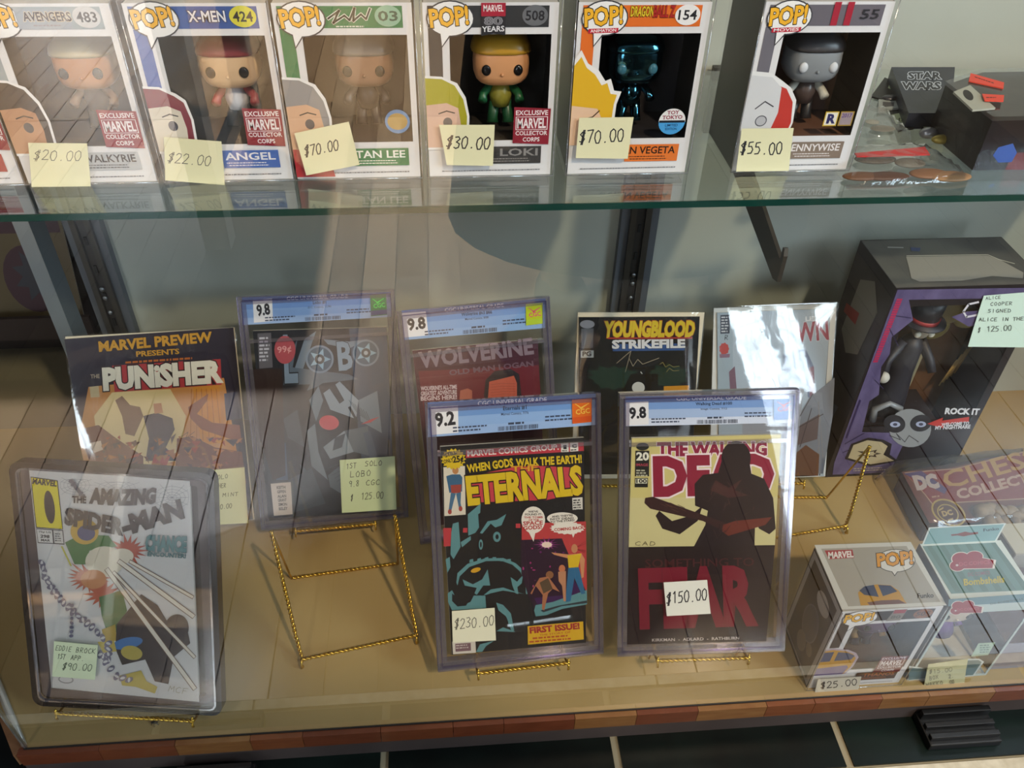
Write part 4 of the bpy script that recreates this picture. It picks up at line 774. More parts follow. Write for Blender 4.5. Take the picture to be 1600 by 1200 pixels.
note([(325, 735), (382, 730), (388, 816), (332, 819)], [('SOLO', (334, 749), (356, 747), 6.5), ('PUNISHER', (322, 764), (353, 761), 6.5), ('MINT', (348, 776), (372, 774), 5.5), ('$40.00', (335, 795), (362, 793), 7)], 'yellow note peeping out beside the black-framed comic', M=M_PU, yoff=-.006, w=.9, ink='#6c6638', col='#dcd79c', cat_grp='notes on the lower comics')

M_YB = pose(0.2649, 0.8600, -0.9372, -0.0702, 0.2698, 0.0126); c6 = crop(860, 440, 3.333)
def cov_yb(P, c=c6):
    P.poly([c(*p) for p in ((148, 185), (778, 182), (730, 1000), (150, 1000))], '#141a1e'); P.burst(*c(330, 500), 50, 24, '#1f3a32', 12, .7, .3); P.burst(*c(610, 490), 42, 22, '#1e3830', 12, .7, .3)
    P.text('YOUNGBLOOD', c(280, 288), c(745, 284), 23, '#dcc432', .06, '#b04628', .03, shear=.12); P.poly([c(*p) for p in ((300, 291), (740, 289), (738, 297), (300, 299))], '#b03a34')
    P.poly([c(*p) for p in ((325, 325), (700, 322), (698, 358), (325, 362))], '#365a94'); P.text('STRIKEFILE', c(325, 348), c(698, 343), 12.5, '#e4e6e8', .05, '#20242c', .02)
    P.ell(*c(192, 222), 11.5, 6.5, '#878c98'); P.poly([c(*p) for p in ((160, 245), (225, 243), (222, 345), (160, 347))], '#5a6068'); P.poly([c(*p) for p in ((158, 360), (225, 358), (225, 395), (158, 397))], '#c5c8c4'); P.text('PG', c(168, 388), c(212, 387), 7, '#24262a', .04)
    P.line([c(345, 425), c(420, 360), c(390, 470), c(410, 400), c(430, 440), c(455, 405), c(480, 430), c(565, 398)], .9, '#a89c84'); P.line([c(570, 430), c(585, 420), c(600, 445), c(620, 432), c(640, 445), c(670, 440)], .8, '#9a8c54'); P.line([c(605, 470), c(620, 450), c(640, 465), c(670, 462)], .8, '#9a8c54')
    P.ell(*c(455, 545), 13, 8, '#c8c8c2'); P.line([c(470, 470), c(482, 485), c(472, 500), c(486, 520)], 1, '#d8d8d2'); P.poly([c(*p) for p in ((590, 545), (722, 540), (720, 620), (590, 625))], '#d0922c'); P.poly([c(*p) for p in ((380, 560), (420, 480), (560, 480), (560, 700), (380, 700))], '#0d1012'); P.ell(*c(458, 552), 10, 9, '#cfd0ca')
bagged(M_YB, .178, .268, [c6(148, 185), c6(778, 182), c6(735, 1000), c6(160, 1005)], cov_yb, 'sleeved black comic with slanted yellow title over a blue strip')
easel(M_YB, .17, 'gold wire easel behind the black sleeved comic', lw=.05)
M_WM = pose(0.4755, 0.8494, -0.9390, -0.1056, 0.4225, 0.0717)
def cov_wm(P, c=c6):
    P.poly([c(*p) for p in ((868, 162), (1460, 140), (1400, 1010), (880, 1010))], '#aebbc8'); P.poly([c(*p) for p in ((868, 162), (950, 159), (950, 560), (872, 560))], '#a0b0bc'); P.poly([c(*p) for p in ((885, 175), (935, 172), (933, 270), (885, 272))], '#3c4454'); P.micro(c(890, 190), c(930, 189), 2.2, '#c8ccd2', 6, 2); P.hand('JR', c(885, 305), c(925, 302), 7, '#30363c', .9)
    P.burst(*c(905, 350), 8, 10, '#b84a48', 9, .85); P.poly([c(*p) for p in ((880, 378), (935, 376), (933, 395), (882, 397))], '#8a6a80')
    P.text('LES:', c(1330, 205), c(1398, 202), 6.5, '#dfe4ea', .04); P.text('WN', c(1285, 312), c(1448, 300), 28, '#a04a56', .03, '#c9ced8', .03)
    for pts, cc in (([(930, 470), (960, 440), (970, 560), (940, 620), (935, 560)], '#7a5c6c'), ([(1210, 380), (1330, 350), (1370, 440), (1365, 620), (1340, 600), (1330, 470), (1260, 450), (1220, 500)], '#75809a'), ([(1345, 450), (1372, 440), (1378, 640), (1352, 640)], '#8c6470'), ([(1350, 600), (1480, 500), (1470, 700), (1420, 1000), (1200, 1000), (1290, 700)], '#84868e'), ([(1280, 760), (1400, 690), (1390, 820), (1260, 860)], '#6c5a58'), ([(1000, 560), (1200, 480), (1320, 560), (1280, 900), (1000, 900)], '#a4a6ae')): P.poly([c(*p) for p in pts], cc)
    for a, b in (((1300, 860), (1360, 660)), ((1290, 760), (1420, 690)), ((1300, 700), (1380, 560))): P.line([c(*a), c(*b)], 1.2, '#4a3c3c')
    P.poly([c(*p) for p in ((1270, 900), (1330, 850), (1400, 900), (1395, 1010), (1265, 1010))], '#6d4a38')
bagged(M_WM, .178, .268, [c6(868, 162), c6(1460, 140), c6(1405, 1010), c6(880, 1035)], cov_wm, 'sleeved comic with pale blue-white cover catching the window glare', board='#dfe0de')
easel(M_WM, .17, 'gold wire easel under the pale sleeved comic', lw=.05)

# ================================================================== black-framed comic, front left
M_SP = pose(-0.3821, 0.5394, -0.9382, -0.1002, 0.4421, -0.0308); c7 = crop(0, 690, 2.3525)
fr = thing('framed_comic', 'comic with white and green action cover in a thick black plastic frame', 'framed comic', M_SP)
FW, FH, FT = .218, .300, .0075
blk = mat('#121013', .25, 0, .35); grym = clear('smoke_window', (.62, .60, .62), .03, .05, 1.6, 0, 30, .25, (.2, .19, .2))
m = MB(); w_ = FW / 2
def rr(x0, x1, z0, z1, r, n=6):
    P_ = []
    for (cx, cz, a0) in ((x1 - r, z1 - r, 0), (x0 + r, z1 - r, 90), (x0 + r, z0 + r, 180), (x1 - r, z0 + r, 270)):
        for k in range(n + 1): t = math.radians(a0 + 90 * k / n); P_.append((cx + r * math.cos(t), cz + r * math.sin(t)))
    return P_
def ring(m, o, i, y0, y1, mm):
    n = len(o); vs = [(p[0], y0, p[1]) for p in o] + [(p[0], y0, p[1]) for p in i] + [(p[0], y1, p[1]) for p in o] + [(p[0], y1, p[1]) for p in i]; fs = []
    for k in range(n):
        l = (k + 1) % n; fs += [(k, l, n + l, n + k), (2 * n + k, 3 * n + k, 3 * n + l, 2 * n + l), (k, 2 * n + k, 2 * n + l, l), (n + k, n + l, 3 * n + l, 3 * n + k)]
    m.add(vs, fs, mm)
ring(m, rr(-w_, w_, 0, FH, .012), rr(-w_ + .006, w_ - .006, .006, FH - .006, .009), -FT, FT, blk); m.build('outer_frame', fr)
m = MB(); ring(m, rr(-w_ + .0065, w_ - .0065, .0065, FH - .0065, .0085), rr(-w_ + .0085, w_ - .0085, .0085, FH - .0085, .008), -FT - .0006, -FT + .003, clear('frame_lip', (.7, .7, .75), .05, .12, 1.5, 0, 30, .2, (.25, .25, .3))); m.build('clear_lip', fr)
m = MB(); m.box(-w_ + .006, w_ - .006, FT - .003, FT - .001, .006, FH - .006, mat('#2b2628', .5)); m.build('backing', fr)
m = MB(); q_ = [(p[0], -FT + .0008, p[1]) for p in rr(-w_ + .0085, w_ - .0085, .0085, FH - .0085, .008)]; m.add(q_, [tuple(range(len(q_)))], clear('frame_window', (.93, .92, .93), .03, .02, 1.4)); m.build('clear_window', fr)
m = MB(); ring(m, rr(-w_ + .0085, w_ - .0085, .0085, FH - .0085, .008), rr(-w_ + .022, w_ - .020, .022, FH - .018, .003), -.002, .003, mat('#4a4246', .5)); m.build('mount', fr)
f7 = plane_fn(M_SP, -.003); q7 = [c7(106, 98), c7(697, 146), c7(732, 957), c7(190, 905)]
m = MB(); m.slab([(f7(*p)[0], -.0028, f7(*p)[1]) for p in q7], (0, .0035, 0), mat('#d9d6cc', .7)); m.build('pages', fr)
C = Print(f7, -.003, .000010, .45); C.grid(q7, '#d7d8d4', 1)
def cov_sp(P, c=c7):
    GR = '#7b7e86'
    for cx, cy, n, R0 in ((275, 160, 11, 75), (430, 178, 12, 95), (633, 205, 12, 90)):
        rd = random.Random(cx)
        for k in range(n):
            a_ = 2 * math.pi * k / n; x, y = cx + R0 * math.cos(a_), cy + R0 * .62 * math.sin(a_); x = min(max(x, 225), 692); y = min(max(y, 132 + (x - 225) * .06), 290); P.line([c(cx, cy), c(x, y)], .35, GR)
        for r_ in (.2, .36, .55, .75): P.line([c(min(max(cx + R0 * r_ * math.cos(2 * math.pi * k / n), 222), 694), max(cy + R0 * .62 * r_ * math.sin(2 * math.pi * k / n), 136 + (cx - 225) * .06)) for k in range(n + 1)], .35, GR)
    P.poly([c(*p) for p in ((113, 128), (213, 142), (233, 322), (133, 316))], '#1c1c1c'); P.poly([c(*p) for p in ((116, 132), (210, 145), (230, 320), (136, 313))], '#e6d722'); P.text('MARVEL', c(120, 154), c(208, 164), 8, '#1a1a1c', .05); P.ell(*c(183, 240), 8, 26, '#1c1b20', -.12)
    P.poly([c(*p) for p in ((134, 318), (233, 324), (238, 378), (140, 372))], '#3a3a3e'); P.poly([c(*p) for p in ((136, 321), (192, 325), (196, 372), (142, 369))], '#e0e0da'); P.poly([c(*p) for p in ((197, 325), (230, 327), (235, 374), (201, 372))], '#d2d2cc'); P.text('75¢ US', c(143, 335), c(188, 338), 3.4, '#333', .02); P.text('298', c(150, 352), c(182, 354), 4.5, '#333', .04); P.text('MAR', c(152, 365), c(184, 367), 3.6, '#333', .03); P.micro(c(203, 340), c(228, 341), 1.6, '#555', 4, 2.2)
    # plain burst / ribbon artwork
    P.burst(*c(330, 500), 50, 30, '#b8624a', 20, .45, .35); P.burst(*c(470, 400), 36, 28, '#b4503c', 18, .5, .35); P.burst(*c(380, 560), 32, 26, '#b8563c', 14, .5, .3)
    P.poly([c(*p) for p in ((240, 370), (300, 340), (400, 345), (430, 385), (330, 400), (320, 450), (275, 450))], '#3f7a42'); P.poly([c(*p) for p in ((365, 570), (450, 545), (468, 620), (430, 700), (400, 720), (375, 640))], '#3a7040'); P.ell(*c(312, 330), 22, 20, '#c7a23c', .1); P.ell(*c(318, 335), 14, 12, '#3b4a78', .1); P.line([c(228, 385), c(262, 455)], 2.4, '#c6bf4a')
    P.poly([c(*p) for p in ((375, 690), (425, 670), (430, 730), (385, 740))], '#b59a3c')
    P.ell(*c(385, 440), 30, 24, '#e3dcc4'); P.ell(*c(345, 505), 20, 15, '#c98858'); P.ell(*c(450, 420), 18, 12, '#e6dfc8')
    P.poly([c(*p) for p in ((430, 670), (520, 560), (580, 600), (640, 700), (690, 690), (700, 740), (640, 790), (620, 890), (570, 880), (535, 800), (450, 820), (425, 760))], '#2b262c'); P.ell(*c(650, 685), 19, 22, '#2b262c', .2); P.ell(*c(470, 740), 24, 9, '#3a78b4', -.2); P.ell(*c(485, 775), 17, 11, '#b8a84a', .2)
    for pts in ([(440, 860), (520, 840), (540, 880), (580, 900), (570, 925), (500, 900), (450, 895)], [(360, 735), (420, 730), (430, 770), (380, 775)]): P.poly([c(*p) for p in pts], '#c2b050')
    for a, b, w2 in (((395, 470), (715, 905), 6), ((440, 440), (710, 640), 6), ((480, 440), (708, 570), 4), ((420, 480), (715, 790), 4)): P.line([c(*a), c(*b)], w2 + 2, '#6b4a34'); P.line([c(*a), c(*b)], w2, '#e8e2d0')
    rd = random.Random(3); pts = [(155, 445), (170, 500), (200, 550), (235, 590), (290, 640), (340, 680), (400, 740), (400, 800), (370, 780), (430, 860), (500, 880)]
    for (a, b) in zip(pts, pts[1:]):
        for t in (0, .33, .66): x, y = a[0] + (b[0] - a[0]) * t, a[1] + (b[1] - a[1]) * t; P.ell(*c(x, y), 7, 4, '#6b6a80', rd.uniform(0, 3), 12); P.ell(*c(x, y), 4, 2, '#cfd0cf', rd.uniform(0, 3), 10)
    for k_ in range(8): x, y = 268 - k_ * .5, 600 + k_ * 16; P.ell(*c(x, y), 3.5, 2.5, '#6b6a80', rd.uniform(0, 3), 10)
    for k_ in range(7): P.ell(*c(265 + k_ * 7, 145 + k_ * 9), 4.5, 3, '#5c5f6c', rd.uniform(0, 3), 10)
    P.text('THE', c(268, 222), c(318, 224), 10, '#26242a', .05); P.text('AMAZING', c(335, 222), c(570, 222), 22, '#2c2a32', .07, arch=-3, shear=.1)
    P.text('SPIDER', c(243, 300), c(448, 340), 24, '#2b2a31', .06, shear=-.12); P.text('-MAN', c(462, 340), c(676, 276), 27, '#2b2429', .06, shear=.05)
    P.text('CHANCE', c(538, 396), c(685, 402), 22, '#4f8688', .06, '#2a4a50', .02); P.text('ENCOUNTER!', c(545, 418), c(684, 426), 6.5, '#3f7478', .05)
    P.line([c(193, 860), c(195, 905), c(296, 915)], .6, '#444'); P.ell(*c(245, 872), 12, 6, '#9a9a98', .1); P.ell(*c(245, 871), 10, 4.5, '#d7d8d4', .1)
    P.hand('MCF', c(620, 915), c(690, 925), 9, '#8a8458', .6)
cov_sp(C); C.build('cover', fr)
easel(M_SP, .2, 'gold wire easel holding the black-framed comic', lw=.078)
note([c7(199, 733), c7(360, 748), c7(353, 870), c7(196, 858)], [('EDDIE', c7(205, 765), c7(262, 771), 7.5), ('BROCK', c7(280, 772), c7(350, 778), 7.5), ('1ST', c7(212, 795), c7(240, 798), 7.5), ('APP.', c7(262, 799), c7(310, 803), 7), ('$90.00', c7(232, 832), c7(338, 840), 10)],
     'pale green note with three handwritten lines, ending $90.00', M=M_SP, yoff=-FT - .0002, w=.9, ink='#5f6a5a', col='#dbe6c0', cat_grp='notes on the lower comics')

# ================================================================== empty easels
def empty_easel(label, tl, tr, fl_, fr_, rl, rr_, group='gold twisted-wire easels', grp_m=GOLD):
    o = (Vector(fl_) + Vector(fr_)) / 2; root = thing('wire_easel', label, 'easel', o, group); L = lambda p: Vector(p) - o
    zz = Vector((0, 0, .014))
    MB().twist(L(fl_) + zz, L(fr_) + zz, grp_m).build('front_ledge', root)
    for (t, f_, r_, s_) in ((tl, fl_, rl, 0), (tr, fr_, rr_, 1)):
        t, f_, r_ = L(t), L(f_), L(r_); kn = f_ + (t - f_) * .22 + Vector((0, 0, .004))
        m = MB(); m.twist(kn, t, grp_m); m.twist(f_ + Vector((0, .004, .002)), kn, grp_m); m.build('upright', root)
        MB().tube([t, t + (r_ - t) * .5, r_], .0016, grp_m, 6).build('rear_leg', root)
        m = MB(); m.tube([f_ + zz, f_ + Vector((0, -.006, .004)), f_ + Vector((0, -.003, .0015))], .0016, grp_m, 6); m.sup(f_ + Vector((0, -.003, .003)), .0026, .0026, .0026, grp_m, nu=8, nv=6); m.build('hook', root)
    MB().twist(L(rl), L(rr_), grp_m).build('rear_bar', root)
fz = CF + .002
empty_easel('empty wire easel standing alone below the slate-blue comic', (-.225, .70, -.828 + ZO), (-.072, .70, -.809 + ZO), (-.193, .592, fz), (-.052, .617, fz), (*at(455, 903, 2, fz).xy, fz), (*at(622, 880, 2, fz).xy, fz))
empty_easel('empty wire easel standing before the tall purple box, partly hidden by a slab', (.405, .79, -.83 + ZO), (.570, .785, -.81 + ZO), (.40, .735, fz), (.566, .757, fz), (*at(1150, 777, 2, fz).xy, fz), (*at(1292, 777, 2, fz).xy, fz))

# ================================================================== tall purple figure box
AX0, AX1, AY0, AY1, AZ1 = .577, .782, .867, .985, -.607 + ZO
AH = AZ1 - CF; AW = AX1 - AX0; AD = AY1 - AY0
ab = thing('boxed_figure', 'tall purple and black window box with a top-hatted figure, right back', 'toy box', (AX0, AY0, CF))
MA = Matrix.Translation((AX0, AY0, CF)); fa = plane_fn(MA, -.0004); ca = crop(1280, 340, 3)
win = (.028, AW - .012, .105, AH - .030)
pur = mat('#4b4166', .4, 0, .4, 0, ('#6a5f86', (40, 40, 20), 0)); drk = mat('#1f1b20', .4, 0, .4, 0, ('#38333a', (14, 14, 14), 0))
m = MB(); m.frame((0, AW, 0, AH), win, 0, .001, mat('#1d161a', .4)); m.box(0, .001, .001, AD, 0, AH, drk); m.box(AW - .001, AW, .001, AD, 0, AH, drk); m.box(0, AW, AD - .001, AD, 0, AH, drk); m.box(.001, AW - .001, .001, AD, 0, .001, drk); m.box(.001, AW - .001, .001, AD, AH - .001, AH, mat('#4a484a', .45, 0, .4, 0, ('#6a6862', (9, 9, 9), 0))); m.build('carton', ab)
m = MB(); m.box(.002, AW - .002, AD * .8, AD * .81, .002, AH - .002, mat('#5a3c2c', .8, 0, .3, 0, ('#7a583e', (22, 22, 22), 0))); m.build('backdrop', ab)
m = MB(); m.quad((win[0], .0015, win[2]), (win[1], .0015, win[2]), (win[1], .0015, win[3]), (win[0], .0015, win[3]), FILM); m.build('window_film', ab)
P = Print(fa, -.0005, .000015, .4)
P.poly([ca(*p) for p in ((367, 338), (1020, 328), (1010, 375), (420, 385), (440, 480), (340, 560), (330, 640), (290, 700), (280, 830), (235, 860), (200, 1005), (420, 1010), (330, 1195), (62, 1205), (70, 1150))], pur)
P.poly([ca(*p) for p in ((620, 465), (690, 440), (1010, 420), (1010, 470), (700, 510))], pur)
for i in range(26):
    t = i / 26; x = 365 - 115 * t; y = 380 + 300 * t; P.poly([ca(x, y), ca(x + 26 - t * 4, y), ca(x + 22 - t * 4, y + 9), ca(x - 4, y + 9)], '#b02550')
for a, b in (((360, 460), (430, 470)), ((330, 520), (370, 600)), ((260, 760), (300, 800)), ((120, 1060), (210, 1010)), ((110, 1100), (260, 1040))): P.line([ca(*a), ca(*b)], 1.2, '#2c2348')
P.line([ca(745, 395), ca(700, 405), ca(675, 440), ca(690, 465), ca(740, 455)], 3.0, '#d8d4dc')
P.poly([ca(*p) for p in ((120, 1130), (150, 1060), (230, 1030), (300, 1040), (340, 1060), (330, 1110), (370, 1140), (240, 1165))], '#201a1a')
P.poly([ca(*p) for p in ((135, 1125), (160, 1065), (225, 1042), (290, 1050), (320, 1070), (300, 1110), (350, 1138), (240, 1155))], '#b5a684'); P.burst(*ca(235, 1105), 22, 9, '#3a2c20', 7, .5, .2); P.burst(*ca(235, 1105), 13, 5, '#b5a684', 7, .6, .2); P.micro(ca(160, 1178), ca(330, 1172), 1.6, '#a89a92', 2, 2)
P.ell(*ca(425, 985), 33, 30, '#8f9294', .1); P.ell(*ca(352, 965), 17, 14, '#17161b', .2); P.ell(*ca(475, 962), 17, 13, '#17161b', -.2); P.ell(*ca(355, 968), 8, 4.5, '#aab2cc'); P.ell(*ca(476, 967), 8, 4.5, '#aab2cc'); P.ell(*ca(355, 968), 3.5, 2.2, '#33334a'); P.ell(*ca(476, 967), 3.5, 2.2, '#33334a')
P.line([ca(330, 1020), ca(380, 1040), ca(360, 1010), ca(400, 1050), ca(420, 1020), ca(465, 1050)], 1.1, '#1e1c22')
P.text('ROCK IT', ca(588, 918), ca(745, 922), 9, '#dcdce0', .05, shear=.2); P.poly([ca(*p) for p in ((505, 965), (580, 935), (575, 950), (702, 932), (700, 955), (585, 968), (580, 985))], '#c0342c'); P.text('WELCOME TO', ca(572, 975), ca(700, 968), 4.5, '#dcdce0', .04, shear=.2); P.text('MY NIGHTMARE', ca(542, 992), ca(705, 986), 5.5, '#dcdce0', .04, shear=.2)
P.line([ca(128, 1030), ca(192, 855)], 2.4, '#352a58')
P.build('front_print', ab)
T = Print(lambda x, y: (lambda p: (p.x - AX0, p.y - AY0))(at(*crop(1400, 340, 5.455)(x, y), 2, AZ1)), -AH - .0004, .000020, .5, 'xy')
T.poly([(85, 335), (780, 325), (900, 370), (1085, 470), (1080, 520), (820, 500), (560, 540), (200, 548), (130, 520), (110, 430)], '#9a948c'); T.line([(90, 328), (780, 318), (880, 360), (1010, 395)], 5, '#c8c2b4'); T.line([(-70, 255), (60, 258)], 9, '#a8a6a2'); T.poly([(120, 255), (210, 260), (200, 290), (130, 285)], '#4a5478'); T.build('top_print', ab)
# side print: pale smear with red cap
S = Print(lambda a, b: (a, b), -.0004, .000020, .5, 'yz'); S.poly([(.02, .30), (.05, .33), (.085, .31), (.09, .22), (.06, .20), (.03, .22)], '#6e6a62'); S.poly([(.06, .27), (.10, .26), (.10, .245), (.06, .25)], '#7a2a28'); S.poly([(.03, .12), (.08, .10), (.06, .05), (.04, .07)], '#3f4a5a'); S.build('side_print', ab)
# figure inside
e = bpy.data.objects.new('figurine', None); COL.objects.link(e); e.parent = ab; e.location = (.078, .045, .105)
bk = mat('#2a2830', .5); MB().tube([(0, 0, 0), (.002, 0, .03), (.004, 0, .075), (.006, 0, .12), (.008, 0, .135)], [.030, .026, .019, .017, .008], bk, 16).build('coat', e)
MB().sup((.010, -.003, .150), .013, .013, .017, mat('#a89a86', .5)).build('head', e)
MB().tube([(.010, 0, .160), (.010, 0, .162)], .030, bk, 24).build('hat_brim', e); MB().tube([(.010, 0, .162), (.009, 0, .200)], [.019, .022], mat('#2b2a2e', .4), 20).build('hat_crown', e); MB().tube([(.010, 0, .1625), (.010, 0, .169)], [.0200, .0204], mat('#a83030', .4), 20).build('hat_band', e)
for s_ in (-1, 1): MB().tube([(.006 + s_ * .013, 0, .125), (.006 + s_ * .032, -.008, .095), (.004 + s_ * .036, -.022, .082)], [.008, .007, .006], bk, 10).build('arm', e); MB().sup((.010 + s_ * .010, -.014, .146), .005, .003, .005, mat('#d8d2c0', .4), nu=10, nv=6).build('curl', e)
MB().sup((-.034, -.026, .080), .009, .008, .009, mat('#c9c5bb', .5), nu=12, nv=8).build('hand', e)
MB().tube([(-.028, -.03, 0), (-.030, -.03, .022), (-.012, -.032, .034), (.008, -.03, .022), (.010, -.03, 0)], [.006, .005, .004, .005, .006], mat('#8f9296', .3), 10).build('stand_arch', e)
m = MB(); m.box(-.05, .07, -.035, .035, -.006, 0, mat('#2a2020', .6)); m.build('plinth', e)
g = bpy.data.objects.new('scenery', None); COL.objects.link(g); g.parent = ab; g.location = (.125, .07, .10)
goldy = mat('#b3a468', .45); 
for (dx, dz, r_) in ((-.012, .200, .026), (.012, .165, .028), (.0, .135, .024), (.045, .15, .02)): MB().sup((dx, 0, dz), r_, .012, r_ * .9, goldy, nu=16, nv=10).build('balloon', g)
m = MB(); m.box(-.045, -.004, -.01, .0, .03, .10, mat('#97896a', .6)); m.build('panel', g)
for k in range(5): MB().tube([(.05 + k * .004, 0, .02 + k * .006), (.06 + k * .004, 0, .07 + k * .01)], .0012, mat('#c0a060', .4), 6).build('rod', g)
note([(1537, 462), (1622, 455), (1622, 541), (1511, 540)], [('ALICE', (1540, 468), (1563, 466), 4.5), ('COOPER', (1547, 477), (1581, 476), 5), ('SIGNED', (1543, 488), (1579, 487), 5), ('ALICE IN THE BOX', (1529, 501), (1622, 499), 5), ('$', (1527, 518), (1533, 518), 7), ('125.00', (1541, 517), (1579, 515), 8)], 'large pale note with five lines on the tall purple box', yplane=AY0 - .002, w=.9, ink='#5c6460', col='#d5ebdd', cat_grp='notes on the lower comics')

# ================================================================== blister bag of chess pieces lying in front of it
cz = CF + .040
ck = crop(1300, 620, 5)
bg = thing('chess_set_bag', 'crinkled clear bag with red card and pale lumpy pieces, lying at the right', 'bagged set', (.72, .80, CF))
flat = lambda z: (lambda x, y: (lambda p: (p.x - .72, p.y - .80))(at(x, y, 2, z)))
P = Print(flat(cz), -(cz - CF), .000025, .4, 'xy'); cK = lambda *a: ck(*a)
P.poly([cK(*p) for p in ((545, 585), (900, 560), (1540, 415), (1750, 380), (1750, 900), (1100, 985), (760, 985))], '#6b4034'); P.poly([cK(*p) for p in ((565, 592), (960, 560), (1490, 428), (1740, 385), (1740, 790), (1500, 800), (780, 840), (720, 760))], '#b09070')
P.poly([cK(*p) for p in ((572, 600), (965, 566), (1495, 436), (1735, 393), (1735, 782), (1500, 792), (785, 832), (726, 756))], '#7a2620')
P.poly([cK(*p) for p in ((560, 600), (700, 580), (900, 720), (880, 760), (760, 700))], '#4a3c66'); P.text('DC', cK(670, 722), cK(835, 705), 20, '#b7a8a0', .08, shear=-.25)
P.text('CHESS', cK(905, 720), cK(1640, 520), 27, '#b08a4a', .02, shear=-.2); P.text('COLLECTION', cK(995, 800), cK(1780, 610), 15, '#b99a84', .04, shear=-.2); P.micro(cK(780, 790), cK(855, 780), 2.5, '#b08a6a', 1)
P.ell(*cK(910, 905), 29, 19, '#b39a50', .5); P.ell(*cK(910, 905), 26, 16.5, '#5a3a26', .5); P.ell(*cK(905, 910), 18, 13, '#b39a50', .5); P.ell(*cK(905, 910), 16, 11.5, '#4a2c20', .5); P.text('DC', cK(870, 935), cK(945, 920), 8, '#b79a58', .05, shear=-.2); P.micro(cK(835, 895), cK(880, 870), 3, '#b79a58', 1); P.micro(cK(905, 975), cK(965, 955), 3, '#b79a58', 1)
P.build('red_card', bg)
for i, (x, y, r_) in enumerate(((1178, 905, .016), (1235, 880, .012), (1300, 900, .013), (1390, 905, .012), (1440, 940, .011), (1500, 900, .012), (1570, 890, .012))):
    p = at(*ck(x, y), 2, cz + .004); MB().sup((p.x - .72, p.y - .80, cz - CF + .006), r_, r_ * .8, r_ * .7, mat('#9a8872', .6, 0, .3, 0, ('#6c5c4c', (60, 60, 60), .5))).build('piece', bg); MB().tube([(p.x - .72, p.y - .80 - .012, cz - CF + .004), (p.x - .72 + .003, p.y - .80 - .03, cz - CF + .004)], [r_ * .6, r_ * .35], mat('#9a8872', .6), 8).build('piece', bg)
q = [at(*ck(*p), 2, cz + .012) for p in ((400, 475), (1440, 358), (1750, 330), (1750, 940), (1100, 1020), (740, 1010))]
m = MB(); N = 16; vs = []; fs = []; rd = random.Random(5); A, B, Cc, D = [Vector((p.x - .72, p.y - .80, 0)) for p in (q[0], q[2], q[3], q[5])]
for j in range(N + 1):
    for i in range(N + 1):
        u_, v_ = i / N, j / N; p = (A * (1 - u_) + B * u_) * (1 - v_) + (D * (1 - u_) + Cc * u_) * v_; e_ = min(i, N - i, j, N - j) / N
        vs.append((p.x, p.y, (.004 if e_ == 0 else cz - CF + .010 + rd.uniform(-.0015, .0025)) if e_ < .02 or True else 0))
for j in range(N):
    for i in range(N): fs.append((j * (N + 1) + i, (j + 1) * (N + 1) + i, (j + 1) * (N + 1) + i + 1, j * (N + 1) + i + 1))
m.add(vs, fs, BAG, True); m.build('clear_bag', bg)
cxl = [at(*ck(*p), 2, cz) for p in ((545, 585), (1750, 380), (1750, 900), (760, 985))]
m = MB(); m.slab([(p.x - .72, p.y - .80, cz - CF - .001) for p in cxl], (0, 0, -(cz - CF - .001)), mat('#3d2b24', .5)); m.build('tray', bg)

# ================================================================== lower boxes at the right
lb = popbox  # same kind of box, standing on the deck
def lt(Q): Q.poly([(.056, .139), (.073, .139), (.075, .160), (.060, .160)], '#8a8078'); Q.rect(.060, .153, .074, .1595, '#9c2436'); Q.text('80', (.060, .143), (.071, .143), .006, '#57504c', .03, flip=-1)
def la(Q):
    Q.poly([(-.0003, .030), (.040, .030), (.045, .046), (.046, .066), (.040, .076), (.028, .084), (.010, .088), (-.0003, .086)], '#b9a8b8'); Q.poly([(-.0003, .030), (.037, .030), (.042, .046), (.043, .064), (.037, .074), (.026, .081), (.010, .085), (-.0003, .083)], '#c08c1c'); Q.poly([(-.0003, .060), (.038, .062), (.040, .070), (.030, .077), (.012, .081), (-.0003, .080)], '#2e3c64'); Q.rect(.012, .052, .017, .083, '#c08c1c'); Q.poly([(-.0003, .030), (.036, .030), (.039, .045), (.036, .050), (-.0003, .046)], '#6c5888')
lowb = popbox(.427, dict(band='#2e201c', strip='#2e1e18', num='505', numbg='#8a4a20', numcol='#2c1a12', title=lt, label=('THANOS', '#4a2c1c', '#b0602c', .064), art=la, stick=lambda Q: corps(Q, .092, .046, 1.0, '#6e1c2a'), inner='#4a2e1c', side='#1e1512', top='#a39c92', pro=True,
     fig=dict(skin='#5a4668', hair='#6a5a78', body='#3a2c44', arm='#8a6a34', leg='#2a2230')), 'boxed figure on the deck with grey top and a $25.00 note', z0=CF, yf=.521)
ptop = Print(lambda a, b: (a, b), -BH - .0004, .000020, .5, 'xy'); cT = crop(1220, 840, 4.614); ft = lambda x, y: (lambda p: (p.x - .427, p.y - .521))(at(*cT(x, y), 2, CF + BH)); ptop.fn = ft
ptop.poly([(242, 55), (935, 32), (1195, 490), (440, 520)], '#c9c5bd'); ptop.poly([(290, 82), (905, 62), (1150, 465), (485, 498)], '#a29b90')
ptop.poly([(315, 95), (515, 88), (528, 148), (348, 158)], '#a03038'); ptop.text('MARVEL', (345, 152), (522, 142), 44, '#e4dcd6', .04)
ptop.ell(828, 168, 142, 84, '#4a4640'); ptop.poly([(780, 225), (820, 282), (852, 235)], '#4a4640'); ptop.ell(828, 168, 136, 79, '#d8d4ce'); ptop.poly([(788, 225), (820, 272), (848, 230)], '#d8d4ce'); ptop.text('POP!', (700, 210), (950, 190), 90, '#d8942c', .04, '#2c201a', .04)
